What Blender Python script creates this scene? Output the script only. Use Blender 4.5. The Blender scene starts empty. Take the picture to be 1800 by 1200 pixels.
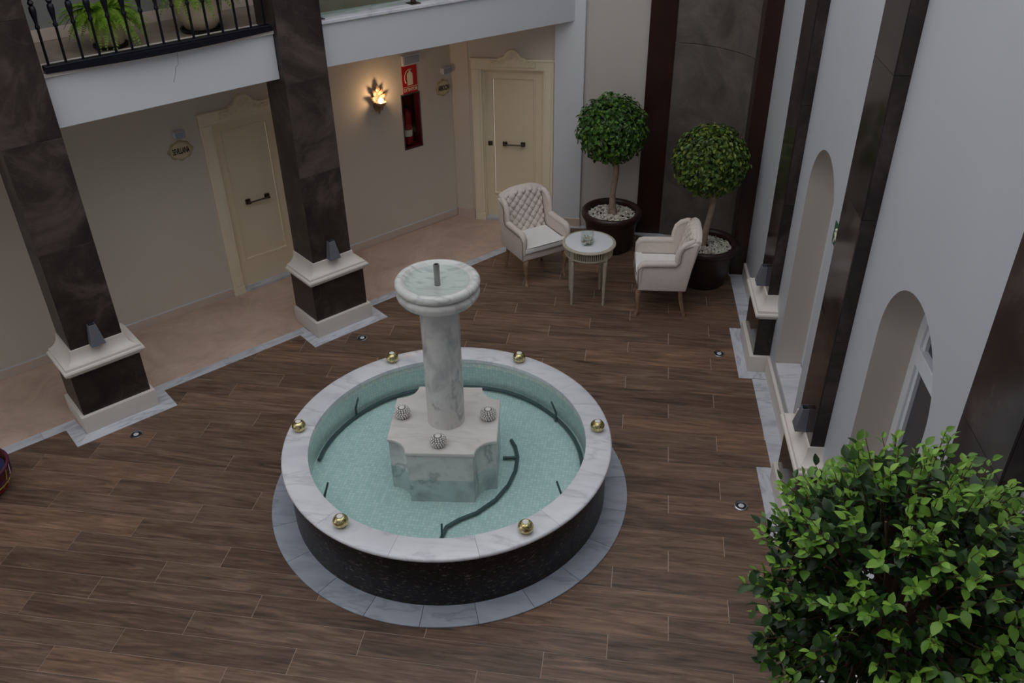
import bpy, bmesh, math, random
from mathutils import Vector, Matrix, noise
R = math.radians
PI = math.pi
random.seed(7)
scene = bpy.context.scene
COL = scene.collection

# ------------------------------------------------------------------ camera
cam_d = bpy.data.cameras.new('camera')
cam = bpy.data.objects.new('camera', cam_d)
COL.objects.link(cam)
scene.camera = cam
cam_d.sensor_width = 36.0
cam_d.lens = 36.0 * 1542.356 / 1800.0
cam_d.clip_start = 0.05
cam_d.clip_end = 200
PITCH, ROLL, YAW = 0.579032, -0.014811, -0.155888
fw = Vector((math.sin(YAW) * math.cos(PITCH), math.cos(YAW) * math.cos(PITCH), -math.sin(PITCH)))
rt = fw.cross(Vector((0, 0, 1))).normalized()
up = rt.cross(fw)
r2 = math.cos(ROLL) * rt + math.sin(ROLL) * up
u2 = -math.sin(ROLL) * rt + math.cos(ROLL) * up
mm = Matrix((r2, u2, -fw)).transposed().to_4x4()
mm.translation = (0, 0, 5.0)
cam.matrix_world = mm

# ------------------------------------------------------------------ world and light
world = bpy.data.worlds.new('overcast_sky')
scene.world = world
world.use_nodes = True
bg = world.node_tree.nodes['Background']
bg.inputs[0].default_value = (0.93, 0.96, 1.0, 1)
bg.inputs[1].default_value = 1.0
scene.view_settings.view_transform = 'Standard'
scene.view_settings.look = 'None'
scene.view_settings.gamma = 1
scene.view_settings.use_curve_mapping = False
scene.view_settings.exposure = 0.45

# ------------------------------------------------------------------ frames
AL = R(49.2)                    # the left facade runs along this direction
dv = Vector((math.cos(AL), math.sin(AL), 0)); nv = Vector((-math.sin(AL), math.cos(AL), 0))
TH = R(2.58)                    # the right wall leans this much from the plank grid
Nv = Vector((math.cos(TH), math.sin(TH), 0)); Dv = Vector((-math.sin(TH), math.cos(TH), 0))
CR = 1.712
def LP(d, n, z=0): return dv * d + nv * n + Vector((0, 0, z))
def RP(x, s, z=0): return Nv * (CR + x) + Dv * s + Vector((0, 0, z))

# ------------------------------------------------------------------ material helpers
def newmat(name):
    m = bpy.data.materials.new(name); m.use_nodes = True
    nt = m.node_tree
    return m, nt, nt.nodes['Principled BSDF'], nt.nodes, nt.links
def rgb(r, g, b):
    f = lambda c: ((c / 255) / 12.92) if c / 255 <= 0.04045 else ((c / 255 + 0.055) / 1.055) ** 2.4
    return (f(r), f(g), f(b), 1)
def ramp(N, L, src, stops):
    r = N.new('ShaderNodeValToRGB')
    while len(r.color_ramp.elements) < len(stops): r.color_ramp.elements.new(0.5)
    for e, (p, c) in zip(r.color_ramp.elements, stops): e.position = p; e.color = c
    L.new(src, r.inputs[0]); return r
def coords(N, L, scale=(1, 1, 1), shift=True, kind='Object'):
    tc = N.new('ShaderNodeTexCoord'); mp = N.new('ShaderNodeMapping')
    mp.inputs['Scale'].default_value = scale
    L.new(tc.outputs[kind], mp.inputs['Vector'])
    if shift:
        oi = N.new('ShaderNodeObjectInfo'); mu = N.new('ShaderNodeMath'); mu.operation = 'MULTIPLY'; mu.inputs[1].default_value = 40
        L.new(oi.outputs['Random'], mu.inputs[0]); cb = N.new('ShaderNodeCombineXYZ')
        L.new(mu.outputs[0], cb.inputs[0]); L.new(mu.outputs[0], cb.inputs[2]); L.new(cb.outputs[0], mp.inputs['Location'])
    return mp.outputs[0]
def bump(N, L, B, src, strength=0.2, dist=0.01):
    b = N.new('ShaderNodeBump'); b.inputs['Strength'].default_value = strength; b.inputs['Distance'].default_value = dist
    L.new(src, b.inputs['Height']); L.new(b.outputs[0], B.inputs['Normal']); return b
def noise_tex(N, L, vec, scale, detail=6, rough=0.6, dist=0.0):
    t = N.new('ShaderNodeTexNoise'); t.inputs['Scale'].default_value = scale; t.inputs['Detail'].default_value = detail
    t.inputs['Roughness'].default_value = rough; t.inputs['Distortion'].default_value = dist
    L.new(vec, t.inputs['Vector']); return t.outputs['Fac']
def plain(name, c, rough=0.6, metal=0.0, var=0.06, scale=6.0, bmp=0.0, bscale=60, spec=0.5):
    m, nt, B, N, L = newmat(name)
    v = coords(N, L)
    f = noise_tex(N, L, v, scale, 3)
    lo = tuple(x * (1 - var) for x in c[:3]) + (1,); hi = tuple(min(1, x * (1 + var)) for x in c[:3]) + (1,)
    r = ramp(N, L, f, [(0.3, lo), (0.7, hi)])
    L.new(r.outputs[0], B.inputs['Base Color'])
    B.inputs['Roughness'].default_value = rough; B.inputs['Metallic'].default_value = metal
    B.inputs['Specular IOR Level'].default_value = spec
    if bmp: bump(N, L, B, noise_tex(N, L, v, bscale, 3), bmp, 0.004)
    return m
def marble(name, base, vein, rough=0.3, scale=2.2, amount=0.62, stretch=(1, 1, 1), turn=0.6):
    m, nt, B, N, L = newmat(name)
    v0 = coords(N, L, (1, 1, 1))
    mp = N.new('ShaderNodeMapping'); mp.inputs['Rotation'].default_value = (0.3, 0.5, turn); mp.inputs['Scale'].default_value = (stretch[0], stretch[1] * 3.2, stretch[2])
    L.new(v0, mp.inputs['Vector']); v = mp.outputs[0]
    f = noise_tex(N, L, v, scale, 5, 0.55, 0.35)
    dk = tuple(a * (1 - amount) + b * amount for a, b in zip(base, vein))
    half = tuple(a * (1 - amount * .35) + b * amount * .35 for a, b in zip(base, vein))
    r = ramp(N, L, f, [(0.28, dk), (0.40, half), (0.47, base), (0.53, base), (0.575, half), (0.60, dk), (0.635, half), (0.70, base)])
    g = noise_tex(N, L, v, scale * 0.5, 5)
    r2_ = ramp(N, L, g, [(0.35, (0.88, 0.88, 0.90, 1)), (0.62, (1, 1, 1, 1))])
    mx = N.new('ShaderNodeMix'); mx.data_type = 'RGBA'; mx.blend_type = 'MULTIPLY'; mx.inputs[0].default_value = 1
    L.new(r.outputs[0], mx.inputs[6]); L.new(r2_.outputs[0], mx.inputs[7])
    oi = N.new('ShaderNodeObjectInfo'); rr = ramp(N, L, oi.outputs['Random'], [(0, (0.9, 0.9, 0.91, 1)), (1, (1, 1, 1, 1))])
    mx2 = N.new('ShaderNodeMix'); mx2.data_type = 'RGBA'; mx2.blend_type = 'MULTIPLY'; mx2.inputs[0].default_value = 1
    L.new(mx.outputs[2], mx2.inputs[6]); L.new(rr.outputs[0], mx2.inputs[7])
    L.new(mx2.outputs[2], B.inputs['Base Color'])
    B.inputs['Roughness'].default_value = rough
    return m
def wood_plank():
    m, nt, B, N, L = newmat('wood_effect_tile')
    v = coords(N, L, (0.8, 9.0, 1))
    f = noise_tex(N, L, v, 2.2, 8, 0.62, 1.3)
    g = noise_tex(N, L, coords(N, L, (2.0, 30, 1)), 5, 4, 0.6, 0.4)
    r = ramp(N, L, f, [(0.26, rgb(62, 48, 40)), (0.40, rgb(106, 85, 71)), (0.56, rgb(133, 108, 91)), (0.74, rgb(166, 136, 113))])
    g2 = ramp(N, L, g, [(0.3, (0.74, 0.73, 0.72, 1)), (0.6, (1, 1, 1, 1))])
    mx = N.new('ShaderNodeMix'); mx.data_type = 'RGBA'; mx.blend_type = 'MULTIPLY'; mx.inputs[0].default_value = 1
    L.new(r.outputs[0], mx.inputs[6]); L.new(g2.outputs[0], mx.inputs[7])
    oi = N.new('ShaderNodeObjectInfo')
    rr = ramp(N, L, oi.outputs['Random'], [(0.0, (0.66, 0.63, 0.62, 1)), (0.35, (0.84, 0.83, 0.84, 1)), (0.7, (1.0, 0.96, 0.93, 1)), (1, (1.18, 1.05, 0.96, 1))])
    mx2 = N.new('ShaderNodeMix'); mx2.data_type = 'RGBA'; mx2.blend_type = 'MULTIPLY'; mx2.inputs[0].default_value = 1
    L.new(mx.outputs[2], mx2.inputs[6]); L.new(rr.outputs[0], mx2.inputs[7])
    L.new(mx2.outputs[2], B.inputs['Base Color'])
    B.inputs['Roughness'].default_value = 0.42
    B.inputs['Specular IOR Level'].default_value = 0.4
    bump(N, L, B, g, 0.12, 0.003)
    return m
def dark_stone(name, a, b, c, rough=0.3, scale=3.0, speck=False, stretch=(1, 1, 1)):
    m, nt, B, N, L = newmat(name)
    v = coords(N, L, stretch)
    f = noise_tex(N, L, v, scale, 8, 0.65, 0.8)
    r = ramp(N, L, f, [(0.34, a), (0.5, b), (0.66, c)])
    last = r.outputs[0]
    w = noise_tex(N, L, v, scale * 0.8, 6, 0.5, 2.4)
    k = ramp(N, L, w, [(0.494, (0, 0, 0, 1)), (0.5, (0.10, 0.10, 0.10, 1)), (0.506, (0, 0, 0, 1))])
    mx = N.new('ShaderNodeMix'); mx.data_type = 'RGBA'; mx.inputs[7].default_value = tuple(min(1, x * 2.2) for x in c[:3]) + (1,)
    L.new(k.outputs[0], mx.inputs[0]); L.new(last, mx.inputs[6]); last = mx.outputs[2]
    if speck:
        s = noise_tex(N, L, coords(N, L, (10, 10, 34)), 2.2, 6, 0.7, 0.3)
        ks = ramp(N, L, s, [(0.57, (0, 0, 0, 1)), (0.68, (0.8, 0.8, 0.8, 1))])
        mx3 = N.new('ShaderNodeMix'); mx3.data_type = 'RGBA'; mx3.inputs[7].default_value = rgb(150, 140, 128)
        L.new(ks.outputs[0], mx3.inputs[0]); L.new(last, mx3.inputs[6]); last = mx3.outputs[2]
    L.new(last, B.inputs['Base Color']); B.inputs['Roughness'].default_value = rough; B.inputs['Specular IOR Level'].default_value = 0.32
    return m
def mosaic():
    m, nt, B, N, L = newmat('glass_mosaic')
    tc = N.new('ShaderNodeTexCoord')
    br = N.new('ShaderNodeTexBrick')
    br.offset = 0; br.squash = 1
    br.inputs['Color1'].default_value = rgb(238, 243, 234); br.inputs['Color2'].default_value = rgb(216, 226, 220)
    br.inputs['Mortar'].default_value = rgb(204, 213, 208)
    br.inputs['Scale'].default_value = 1; br.inputs['Mortar Size'].default_value = 0.0016; br.inputs['Mortar Smooth'].default_value = 0.2
    br.inputs['Brick Width'].default_value = 0.027; br.inputs['Row Height'].default_value = 0.027; br.inputs['Bias'].default_value = 0
    L.new(tc.outputs['UV'], br.inputs['Vector'])
    L.new(br.outputs['Color'], B.inputs['Base Color']); B.inputs['Roughness'].default_value = 0.25
    return m
def water_mat(name, tint, wave=0.05, scale=7.0):
    m, nt, B, N, L = newmat(name)
    N.remove(B)
    out = N['Material Output']
    tr = N.new('ShaderNodeBsdfTransparent'); tr.inputs[0].default_value = tint
    gl = N.new('ShaderNodeBsdfGlossy'); gl.inputs['Roughness'].default_value = 0.04
    fr = N.new('ShaderNodeFresnel'); fr.inputs[0].default_value = 1.33
    mx = N.new('ShaderNodeMixShader')
    v = coords(N, L, (1, 1, 1), False)
    f = noise_tex(N, L, v, scale, 3, 0.5, 0.8)
    b = N.new('ShaderNodeBump'); b.inputs['Strength'].default_value = wave; b.inputs['Distance'].default_value = 0.02
    L.new(f, b.inputs['Height']); L.new(b.outputs[0], gl.inputs['Normal'])
    L.new(fr.outputs[0], mx.inputs[0]); L.new(tr.outputs[0], mx.inputs[1]); L.new(gl.outputs[0], mx.inputs[2])
    L.new(mx.outputs[0], out.inputs[0])
    return m
def glass_mat(name, tint=(0.93, 0.96, 0.95, 1), rough=0.0):
    m, nt, B, N, L = newmat(name)
    N.remove(B); out = N['Material Output']
    tr = N.new('ShaderNodeBsdfTransparent'); tr.inputs[0].default_value = tint
    gl = N.new('ShaderNodeBsdfGlossy'); gl.inputs['Roughness'].default_value = rough
    fr = N.new('ShaderNodeFresnel'); fr.inputs[0].default_value = 1.5
    mx = N.new('ShaderNodeMixShader')
    ge = N.new('ShaderNodeNewGeometry'); sb = N.new('ShaderNodeMath'); sb.operation = 'SUBTRACT'; sb.inputs[0].default_value = 1; L.new(ge.outputs['Backfacing'], sb.inputs[1])
    mu = N.new('ShaderNodeMath'); mu.operation = 'MULTIPLY'; L.new(fr.outputs[0], mu.inputs[0]); L.new(sb.outputs[0], mu.inputs[1])
    L.new(mu.outputs[0], mx.inputs[0]); L.new(tr.outputs[0], mx.inputs[1]); L.new(gl.outputs[0], mx.inputs[2]); L.new(mx.outputs[0], out.inputs[0])
    return m
def leaf_mat(name, cols, per_object=False, rough=0.38, trans=0.25):
    m, nt, B, N, L = newmat(name)
    if per_object:
        s = N.new('ShaderNodeObjectInfo').outputs['Random']
    else:
        s = N.new('ShaderNodeNewGeometry').outputs['Random Per Island']
    r = ramp(N, L, s, [(i / (len(cols) - 1), c) for i, c in enumerate(cols)])
    L.new(r.outputs[0], B.inputs['Base Color']); B.inputs['Roughness'].default_value = rough
    tl = N.new('ShaderNodeBsdfTranslucent'); L.new(r.outputs[0], tl.inputs[0])
    mx = N.new('ShaderNodeMixShader'); mx.inputs[0].default_value = trans
    L.new(B.outputs[0], mx.inputs[1]); L.new(tl.outputs[0], mx.inputs[2]); L.new(mx.outputs[0], N['Material Output'].inputs[0])
    return m
def emit(name, c, s):
    m, nt, B, N, L = newmat(name)
    B.inputs['Base Color'].default_value = c; B.inputs['Emission Color'].default_value = c; B.inputs['Emission Strength'].default_value = s
    return m

M_ = {}
M_['plank'] = wood_plank()
M_['grout'] = plain('grout', rgb(196, 176, 160), 0.8)
M_['floor_rest'] = plain('brown_floor', rgb(112, 86, 72), 0.45, var=0.15)
M_['tan'] = dark_stone('tan_marble_floor', rgb(186, 160, 144), rgb(202, 175, 158), rgb(214, 188, 170), 0.35, 2.2)
M_['tan_upper'] = dark_stone('shaded_tan_marble', rgb(138, 122, 108), rgb(150, 134, 120), rgb(162, 146, 132), 0.4, 2.2)  # darker copy of the tan marble, upper gallery shade put into the colour
M_['marble'] = marble('grey_white_marble', rgb(214, 216, 222), rgb(140, 144, 154), 0.3, 2.0, 0.55)
M_['marble_ring'] = marble('blue_grey_marble', rgb(182, 187, 197), rgb(128, 133, 145), 0.3, 2.0, 0.5)
M_['marble_rim'] = marble('white_marble', rgb(238, 237, 240), rgb(168, 168, 176), 0.22, 1.5, 0.42)
M_['marble_pale'] = marble('pale_white_marble', rgb(238, 232, 225), rgb(196, 188, 182), 0.28, 1.6, 0.35)
M_['marble_col'] = marble('veined_grey_marble', rgb(222, 221, 216), rgb(140, 140, 144), 0.26, 3.4, 0.62, (1, 1, 1), 1.1)
M_['marble_bowl'] = marble('ivory_marble', rgb(228, 227, 220), rgb(140, 141, 144), 0.26, 3.6, 0.5)
M_['pillar'] = dark_stone('brown_slate_tile', rgb(36, 29, 28), rgb(52, 43, 41), rgb(76, 65, 62), 0.14, 1.8)
M_['pillar_matt'] = dark_stone('brown_leather_stone', rgb(42, 33, 31), rgb(62, 51, 48), rgb(96, 83, 78), 0.4, 1.7)
M_['niche'] = dark_stone('grey_brown_slate', rgb(80, 72, 68), rgb(96, 88, 83), rgb(116, 106, 100), 0.4, 1.8)
M_['dark_marble'] = dark_stone('black_speckled_marble', rgb(17, 14, 13), rgb(26, 21, 20), rgb(38, 32, 30), 0.35, 3, True)
M_['cap'] = plain('cream_stone_moulding', rgb(226, 217, 208), 0.5, var=0.02)
M_['white'] = plain('white_paint', rgb(216, 217, 220), 0.7, var=0.015, scale=1.5)
M_['wall_right'] = plain('cool_grey_paint', rgb(190, 192, 197), 0.65, var=0.02, scale=1.0)
M_['wall_gallery'] = plain('warm_grey_paint', rgb(214, 204, 190), 0.75, var=0.02, scale=1.0)
M_['wall_upper'] = plain('upper_wall_shade_grey', rgb(138, 136, 134), 0.75, var=0.02, scale=1.0)  # vignette and gallery shade put into this wall colour
M_['wall_back'] = plain('greige_paint', rgb(198, 190, 182), 0.7, var=0.02, scale=1.0)
M_['door'] = plain('cream_lacquer', rgb(236, 221, 190), 0.45, var=0.02, scale=2)
M_['door_frame'] = plain('ivory_lacquer', rgb(240, 227, 198), 0.45, var=0.02, scale=2)
M_['crest'] = plain('ivory_plaster', rgb(238, 225, 194), 0.6, var=0.04, scale=20)
M_['base_tan'] = plain('beige_skirting', rgb(210, 192, 178), 0.5, var=0.03)
M_['post'] = plain('dark_red_wood', rgb(46, 21, 14), 0.3, var=0.3, scale=3)
M_['iron'] = plain('black_iron', rgb(14, 14, 26), 0.4, 0.3, 0.1)
M_['sconce'] = plain('grey_metal', rgb(116, 118, 126), 0.4, 0.15, 0.04)
M_['chrome'] = plain('brushed_steel', rgb(190, 192, 196), 0.22, 1.0, 0.03)
M_['bronze'] = plain('aged_bronze', rgb(98, 88, 78), 0.35, 0.9, 0.1)
M_['black'] = plain('black_plastic', rgb(12, 12, 13), 0.5)
M_['lens'] = plain('frosted_lens', rgb(210, 216, 220), 0.15)
M_['fabric'] = plain('beige_linen', rgb(222, 209, 200), 0.9, 0, 0.05, 40, 0.25, 300)
M_['cushion'] = plain('ivory_linen', rgb(240, 237, 234), 0.9, 0, 0.03, 40, 0.2, 300)
M_['piping'] = plain('grey_piping', rgb(120, 108, 98), 0.8)
M_['chair_wood'] = plain('limed_oak', rgb(150, 120, 98), 0.5, 0, 0.25, 14)
M_['table_wood'] = plain('distressed_grey_paint', rgb(180, 171, 152), 0.55, 0, 0.15, 30)
M_['table_top'] = plain('white_distressed_paint', rgb(226, 226, 230), 0.45, 0, 0.02, 12)
M_['dark'] = plain('dark_recess', rgb(60, 52, 42), 0.8)
M_['pot'] = plain('brown_resin', rgb(52, 32, 30), 0.38, 0, 0.05)
M_['pot_cream'] = plain('cream_ceramic', rgb(206, 190, 160), 0.5, 0, 0.08, 5)
M_['soil'] = plain('dark_soil', rgb(46, 32, 22), 0.95, 0, 0.3, 40, 0.4, 80)
M_['bark'] = plain('pale_bark', rgb(158, 136, 116), 0.8, 0, 0.22, 18, 0.4, 50)
M_['twig'] = plain('brown_twig', rgb(92, 68, 50), 0.8, 0, 0.2, 20)
M_['water'] = water_mat('pool_water', (0.80, 0.92, 0.94, 1))
M_['bowl_water'] = water_mat('bowl_water', (0.90, 0.94, 0.93, 1), 0.03, 10)
M_['glass'] = glass_mat('clear_glass')
M_['rail_glass'] = glass_mat('balustrade_glass', (0.84, 0.90, 0.86, 1))
M_['mosaic'] = mosaic()
M_['hose'] = plain('grey_rubber_hose', rgb(78, 90, 92), 0.4)
M_['pipe'] = plain('dull_steel_pipe', rgb(150, 146, 144), 0.35, 0.7)
M_['pane'] = plain('dark_window_glass', rgb(62, 62, 68), 0.12, 0, 0.03, 2)
M_['pvc'] = plain('white_window_frame', rgb(226, 228, 234), 0.35, 0, 0.01)
M_['red'] = plain('red_sign', rgb(186, 20, 28), 0.45, 0, 0.02)
M_['red_metal'] = plain('red_enamel', rgb(150, 14, 20), 0.3, 0, 0.05)
M_['dark_red'] = plain('dark_red_lining', rgb(110, 16, 20), 0.5, 0, 0.1)
M_['sign_white'] = plain('sign_ivory', rgb(236, 228, 200), 0.5, 0, 0.01)
M_['green'] = plain('exit_green', rgb(14, 92, 66), 0.45, 0, 0.02)
M_['plaque'] = plain('cream_ceramic_plaque', rgb(212, 198, 160), 0.35, 0, 0.04, 12)
M_['plaque_edge'] = plain('olive_glaze', rgb(184, 172, 132), 0.4, 0, 0.1, 20)
M_['ink'] = plain('black_lettering', rgb(26, 22, 18), 0.6)
M_['grey_box'] = plain('grey_diffuser', rgb(160, 164, 176), 0.5, 0, 0.02)
M_['white_box'] = plain('white_plastic', rgb(208, 208, 214), 0.5, 0, 0.02)
M_['gold_leaf'] = plain('gilded_plaster', rgb(158, 130, 102), 0.5, 0.15, 0.25, 30)
M_['bulb'] = emit('warm_bulb', (1.0, 0.78, 0.52, 1), 9)
M_['candle'] = plain('white_wax', rgb(236, 232, 226), 0.5)
M_['straw'] = plain('dark_straw', rgb(92, 38, 20), 0.7, 0, 0.3, 30)
M_['yellow'] = plain('yellow_straw', rgb(178, 160, 60), 0.7, 0, 0.2, 30)
M_['purple'] = plain('purple_straw', rgb(82, 26, 66), 0.7, 0, 0.2, 30)
M_['navy'] = plain('navy_cloth', rgb(26, 34, 78), 0.8, 0, 0.3, 20)
def gold():
    m, nt, B, N, L = newmat('mercury_glass_gold')
    v = coords(N, L); f = noise_tex(N, L, v, 55, 5, 0.7)
    r = ramp(N, L, f, [(0.38, rgb(122, 104, 52)), (0.5, rgb(214, 200, 140)), (0.62, rgb(244, 236, 196))])
    L.new(r.outputs[0], B.inputs['Base Color']); B.inputs['Metallic'].default_value = 1; B.inputs['Roughness'].default_value = 0.16
    bump(N, L, B, f, 0.5, 0.004); return m
M_['gold'] = gold()
M_['silver'] = plain('silvered_ceramic', rgb(232, 228, 224), 0.25, 0.4, 0.05)
M_['silver_body'] = plain('gap_shade_ceramic', rgb(120, 112, 106), 0.4, 0.2, 0.05)  # darkened body colour paints the shade between the studs
G = [rgb(36, 62, 24), rgb(52, 86, 30), rgb(66, 106, 36), rgb(84, 126, 42), rgb(112, 150, 52)]
M_['leaf_top'] = leaf_mat('ficus_leaf', G)
M_['leaf_top2'] = leaf_mat('yellowish_ficus_leaf', [rgb(42, 64, 24), rgb(60, 88, 30), rgb(80, 108, 36), rgb(106, 130, 44), rgb(142, 154, 58)])
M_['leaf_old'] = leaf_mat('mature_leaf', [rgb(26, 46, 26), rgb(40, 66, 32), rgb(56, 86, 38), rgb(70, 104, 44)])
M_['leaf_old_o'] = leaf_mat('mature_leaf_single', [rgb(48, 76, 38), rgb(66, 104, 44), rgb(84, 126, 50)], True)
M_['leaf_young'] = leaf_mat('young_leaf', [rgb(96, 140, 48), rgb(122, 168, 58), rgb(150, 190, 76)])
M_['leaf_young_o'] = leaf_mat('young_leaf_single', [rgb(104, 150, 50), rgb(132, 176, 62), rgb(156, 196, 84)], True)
M_['fern'] = leaf_mat('fern_frond', [rgb(96, 136, 26), rgb(126, 166, 42), rgb(156, 190, 62)], False, 0.5, 0.35)
M_['pebble'] = leaf_mat('white_pebble', [rgb(168, 152, 130), rgb(220, 212, 196), rgb(242, 238, 228), rgb(250, 248, 242)], False, 0.6, 0.0)

# ------------------------------------------------------------------ geometry helpers
class MB:
    def __init__(s): s.v = []; s.f = []; s.mi = []; s.uv = None
    def add(s, vs, fs, mi=0):
        o = len(s.v); s.v += [tuple(p) for p in vs]; s.f += [tuple(i + o for i in f) for f in fs]; s.mi += [mi] * len(fs); return s
    def box(s, x0, y0, z0, x1, y1, z1, mi=0):
        return s.add([(x0, y0, z0), (x1, y0, z0), (x1, y1, z0), (x0, y1, z0), (x0, y0, z1), (x1, y0, z1), (x1, y1, z1), (x0, y1, z1)],
                     [(0, 3, 2, 1), (4, 5, 6, 7), (0, 1, 5, 4), (1, 2, 6, 5), (2, 3, 7, 6), (3, 0, 4, 7)], mi)
    def prism(s, poly, z0, z1, mi=0):
        n = len(poly)
        a = sum(poly[i][0] * poly[(i + 1) % n][1] - poly[(i + 1) % n][0] * poly[i][1] for i in range(n))
        if a < 0: poly = poly[::-1]
        return s.add([(p[0], p[1], z0) for p in poly] + [(p[0], p[1], z1) for p in poly],
                     [tuple(range(n))[::-1], tuple(range(n, 2 * n))] + [(i, (i + 1) % n, n + (i + 1) % n, n + i) for i in range(n)], mi)
    def rings(s, rs, cap0=True, cap1=True, closed=True, mi=0):
        n = len(rs[0]); vs = [p for r in rs for p in r]; fs = []
        for k in range(len(rs) - 1):
            for i in range(n if closed else n - 1):
                j = (i + 1) % n
                fs.append((k * n + i, k * n + j, (k + 1) * n + j, (k + 1) * n + i))
        if cap0: fs.append(tuple(range(n))[::-1])
        if cap1: fs.append(tuple((len(rs) - 1) * n + i for i in range(n)))
        return s.add(vs, fs, mi)
    def lathe(s, prof, n=32, cx=0, cy=0, a0=0, cap0=True, cap1=True, mi=0):
        rs = [[(cx + r * math.cos(a0 + 2 * PI * i / n), cy + r * math.sin(a0 + 2 * PI * i / n), z) for i in range(n)] for r, z in prof]
        return s.rings(rs, cap0, cap1, True, mi)
    def tube(s, pts, rad, n=8, mi=0, caps=True, flat=1.0):
        pts = [Vector(p) for p in pts]; rs = []
        if not isinstance(rad, (list, tuple)): rad = [rad] * len(pts)
        ref = None
        for i, p in enumerate(pts):
            t = (pts[min(i + 1, len(pts) - 1)] - pts[max(i - 1, 0)]).normalized()
            if ref is None: ref = Vector((0, 0, 1)) if abs(t.z) < 0.9 else Vector((1, 0, 0))
            a = t.cross(ref).normalized(); b = a.cross(t).normalized(); ref = b
            rs.append([p + (a * math.cos(2 * PI * k / n) + b * math.sin(2 * PI * k / n) * flat) * rad[i] for k in range(n)])
        return s.rings(rs, caps, caps, True, mi)
    def ball(s, c, r, n=8, m=6, sz=1.0, mi=0):
        prof = [(max(1e-4, r * math.sin(PI * k / m)), -r * sz * math.cos(PI * k / m)) for k in range(m + 1)]
        rs = [[(c[0] + q * math.cos(2 * PI * i / n), c[1] + q * math.sin(2 * PI * i / n), c[2] + z) for i in range(n)] for q, z in prof]
        return s.rings(rs, True, True, True, mi)
    def build(s, name, mats, parent=None, smooth=None, bevel=0.0, seg=2, loc=None, rotz=None, label=None, kind=None, uv=None, recalc=True):
        me = bpy.data.meshes.new(name); me.from_pydata(s.v, [], s.f)
        if not isinstance(mats, (list, tuple)): mats = [mats]
        for m in mats: me.materials.append(M_[m] if isinstance(m, str) else m)
        me.polygons.foreach_set('material_index', s.mi)
        if recalc and len(s.v) < 9000:
            bm = bmesh.new(); bm.from_mesh(me); bmesh.ops.recalc_face_normals(bm, faces=bm.faces); bm.to_mesh(me); bm.free()
        if bevel:
            bm = bmesh.new(); bm.from_mesh(me)
            es = [e for e in bm.edges if len(e.link_faces) == 2 and e.calc_face_angle(0) > R(35)]
            bmesh.ops.bevel(bm, geom=es, offset=bevel, segments=seg, affect='EDGES', profile=0.5, clamp_overlap=True)
            bm.to_mesh(me); bm.free()
        if uv:
            ul = me.uv_layers.new(name='UVMap')
            for poly in me.polygons:
                for li in poly.loop_indices:
                    ul.data[li].uv = uv(me.vertices[me.loops[li].vertex_index].co)
        if smooth is not None:
            me.polygons.foreach_set('use_smooth', [True] * len(me.polygons))
            me.set_sharp_from_angle(angle=R(smooth))
        me.update()
        o = bpy.data.objects.new(name, me); COL.objects.link(o)
        if parent: o.parent = parent
        if loc is not None: o.location = loc
        if rotz is not None: o.rotation_euler = (0, 0, rotz)
        if label: o['label'] = label
        if kind: o['kind'] = kind
        return o
def tag(o, label, cat, group=None):
    o['label'] = label; o['category'] = cat
    if group: o['group'] = group
    return o
def thing(name, label, cat, loc=(0, 0, 0), rotz=0, group=None):
    o = bpy.data.objects.new(name, None); COL.objects.link(o)
    o.empty_display_size = 0.1
    o.location = loc; o.rotation_euler = (0, 0, rotz)
    return tag(o, label, cat, group)
def struct(o, label=None):
    o['kind'] = 'structure'
    if label: o['label'] = label
    return o
def holder(name, label, loc=(0, 0, 0), rotz=0):
    o = bpy.data.objects.new(name, None); COL.objects.link(o); o.location = loc; o.rotation_euler = (0, 0, rotz)
    o['kind'] = 'structure'; o['label'] = label
    return o
def dup(root, loc=None, rotz=None, label=None):
    r = root.copy(); COL.objects.link(r)
    if loc is not None: r.location = loc
    if rotz is not None: r.rotation_euler = (0, 0, rotz)
    if label: r['label'] = label
    for ch in list(root.children):
        c = ch.copy(); COL.objects.link(c); c.parent = r
        for g in list(ch.children):
            q = g.copy(); COL.objects.link(q); q.parent = c
    return r
def copy_obj(o, parent, loc=(0, 0, 0), rot=None, scale=None):
    c = o.copy(); COL.objects.link(c); c.parent = parent; c.location = loc
    if rot is not None: c.rotation_euler = rot
    if scale is not None: c.scale = scale
    return c
def clip(poly, a, b, c):                      # keep a*x+b*y <= c
    out = []
    for i in range(len(poly)):
        p, q = poly[i], poly[(i + 1) % len(poly)]
        fp = a * p[0] + b * p[1] - c; fq = a * q[0] + b * q[1] - c
        if fp <= 0: out.append(p)
        if fp * fq < 0:
            t = fp / (fp - fq); out.append((p[0] + (q[0] - p[0]) * t, p[1] + (q[1] - p[1]) * t))
    return out
def text_mesh(body, size, mat, parent, loc, rot, name='lettering', squeeze=1.0, extrude=0.001, bold=0.0):
    cu = bpy.data.curves.new(name, 'FONT'); cu.body = body; cu.size = size; cu.extrude = extrude; cu.offset = bold
    cu.align_x = 'CENTER'; cu.align_y = 'CENTER'
    o = bpy.data.objects.new(name, cu); COL.objects.link(o)
    dg = bpy.context.evaluated_depsgraph_get()
    me = bpy.data.meshes.new_from_object(o.evaluated_get(dg))
    bpy.data.objects.remove(o); me.materials.clear(); me.materials.append(M_[mat])
    t = bpy.data.objects.new(name, me); COL.objects.link(t); t.parent = parent
    t.location = loc; t.rotation_euler = rot; t.scale = (squeeze, 1, 1)
    return t

FX, FY = -1.3704, 5.3292                      # the fountain's axis

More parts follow.
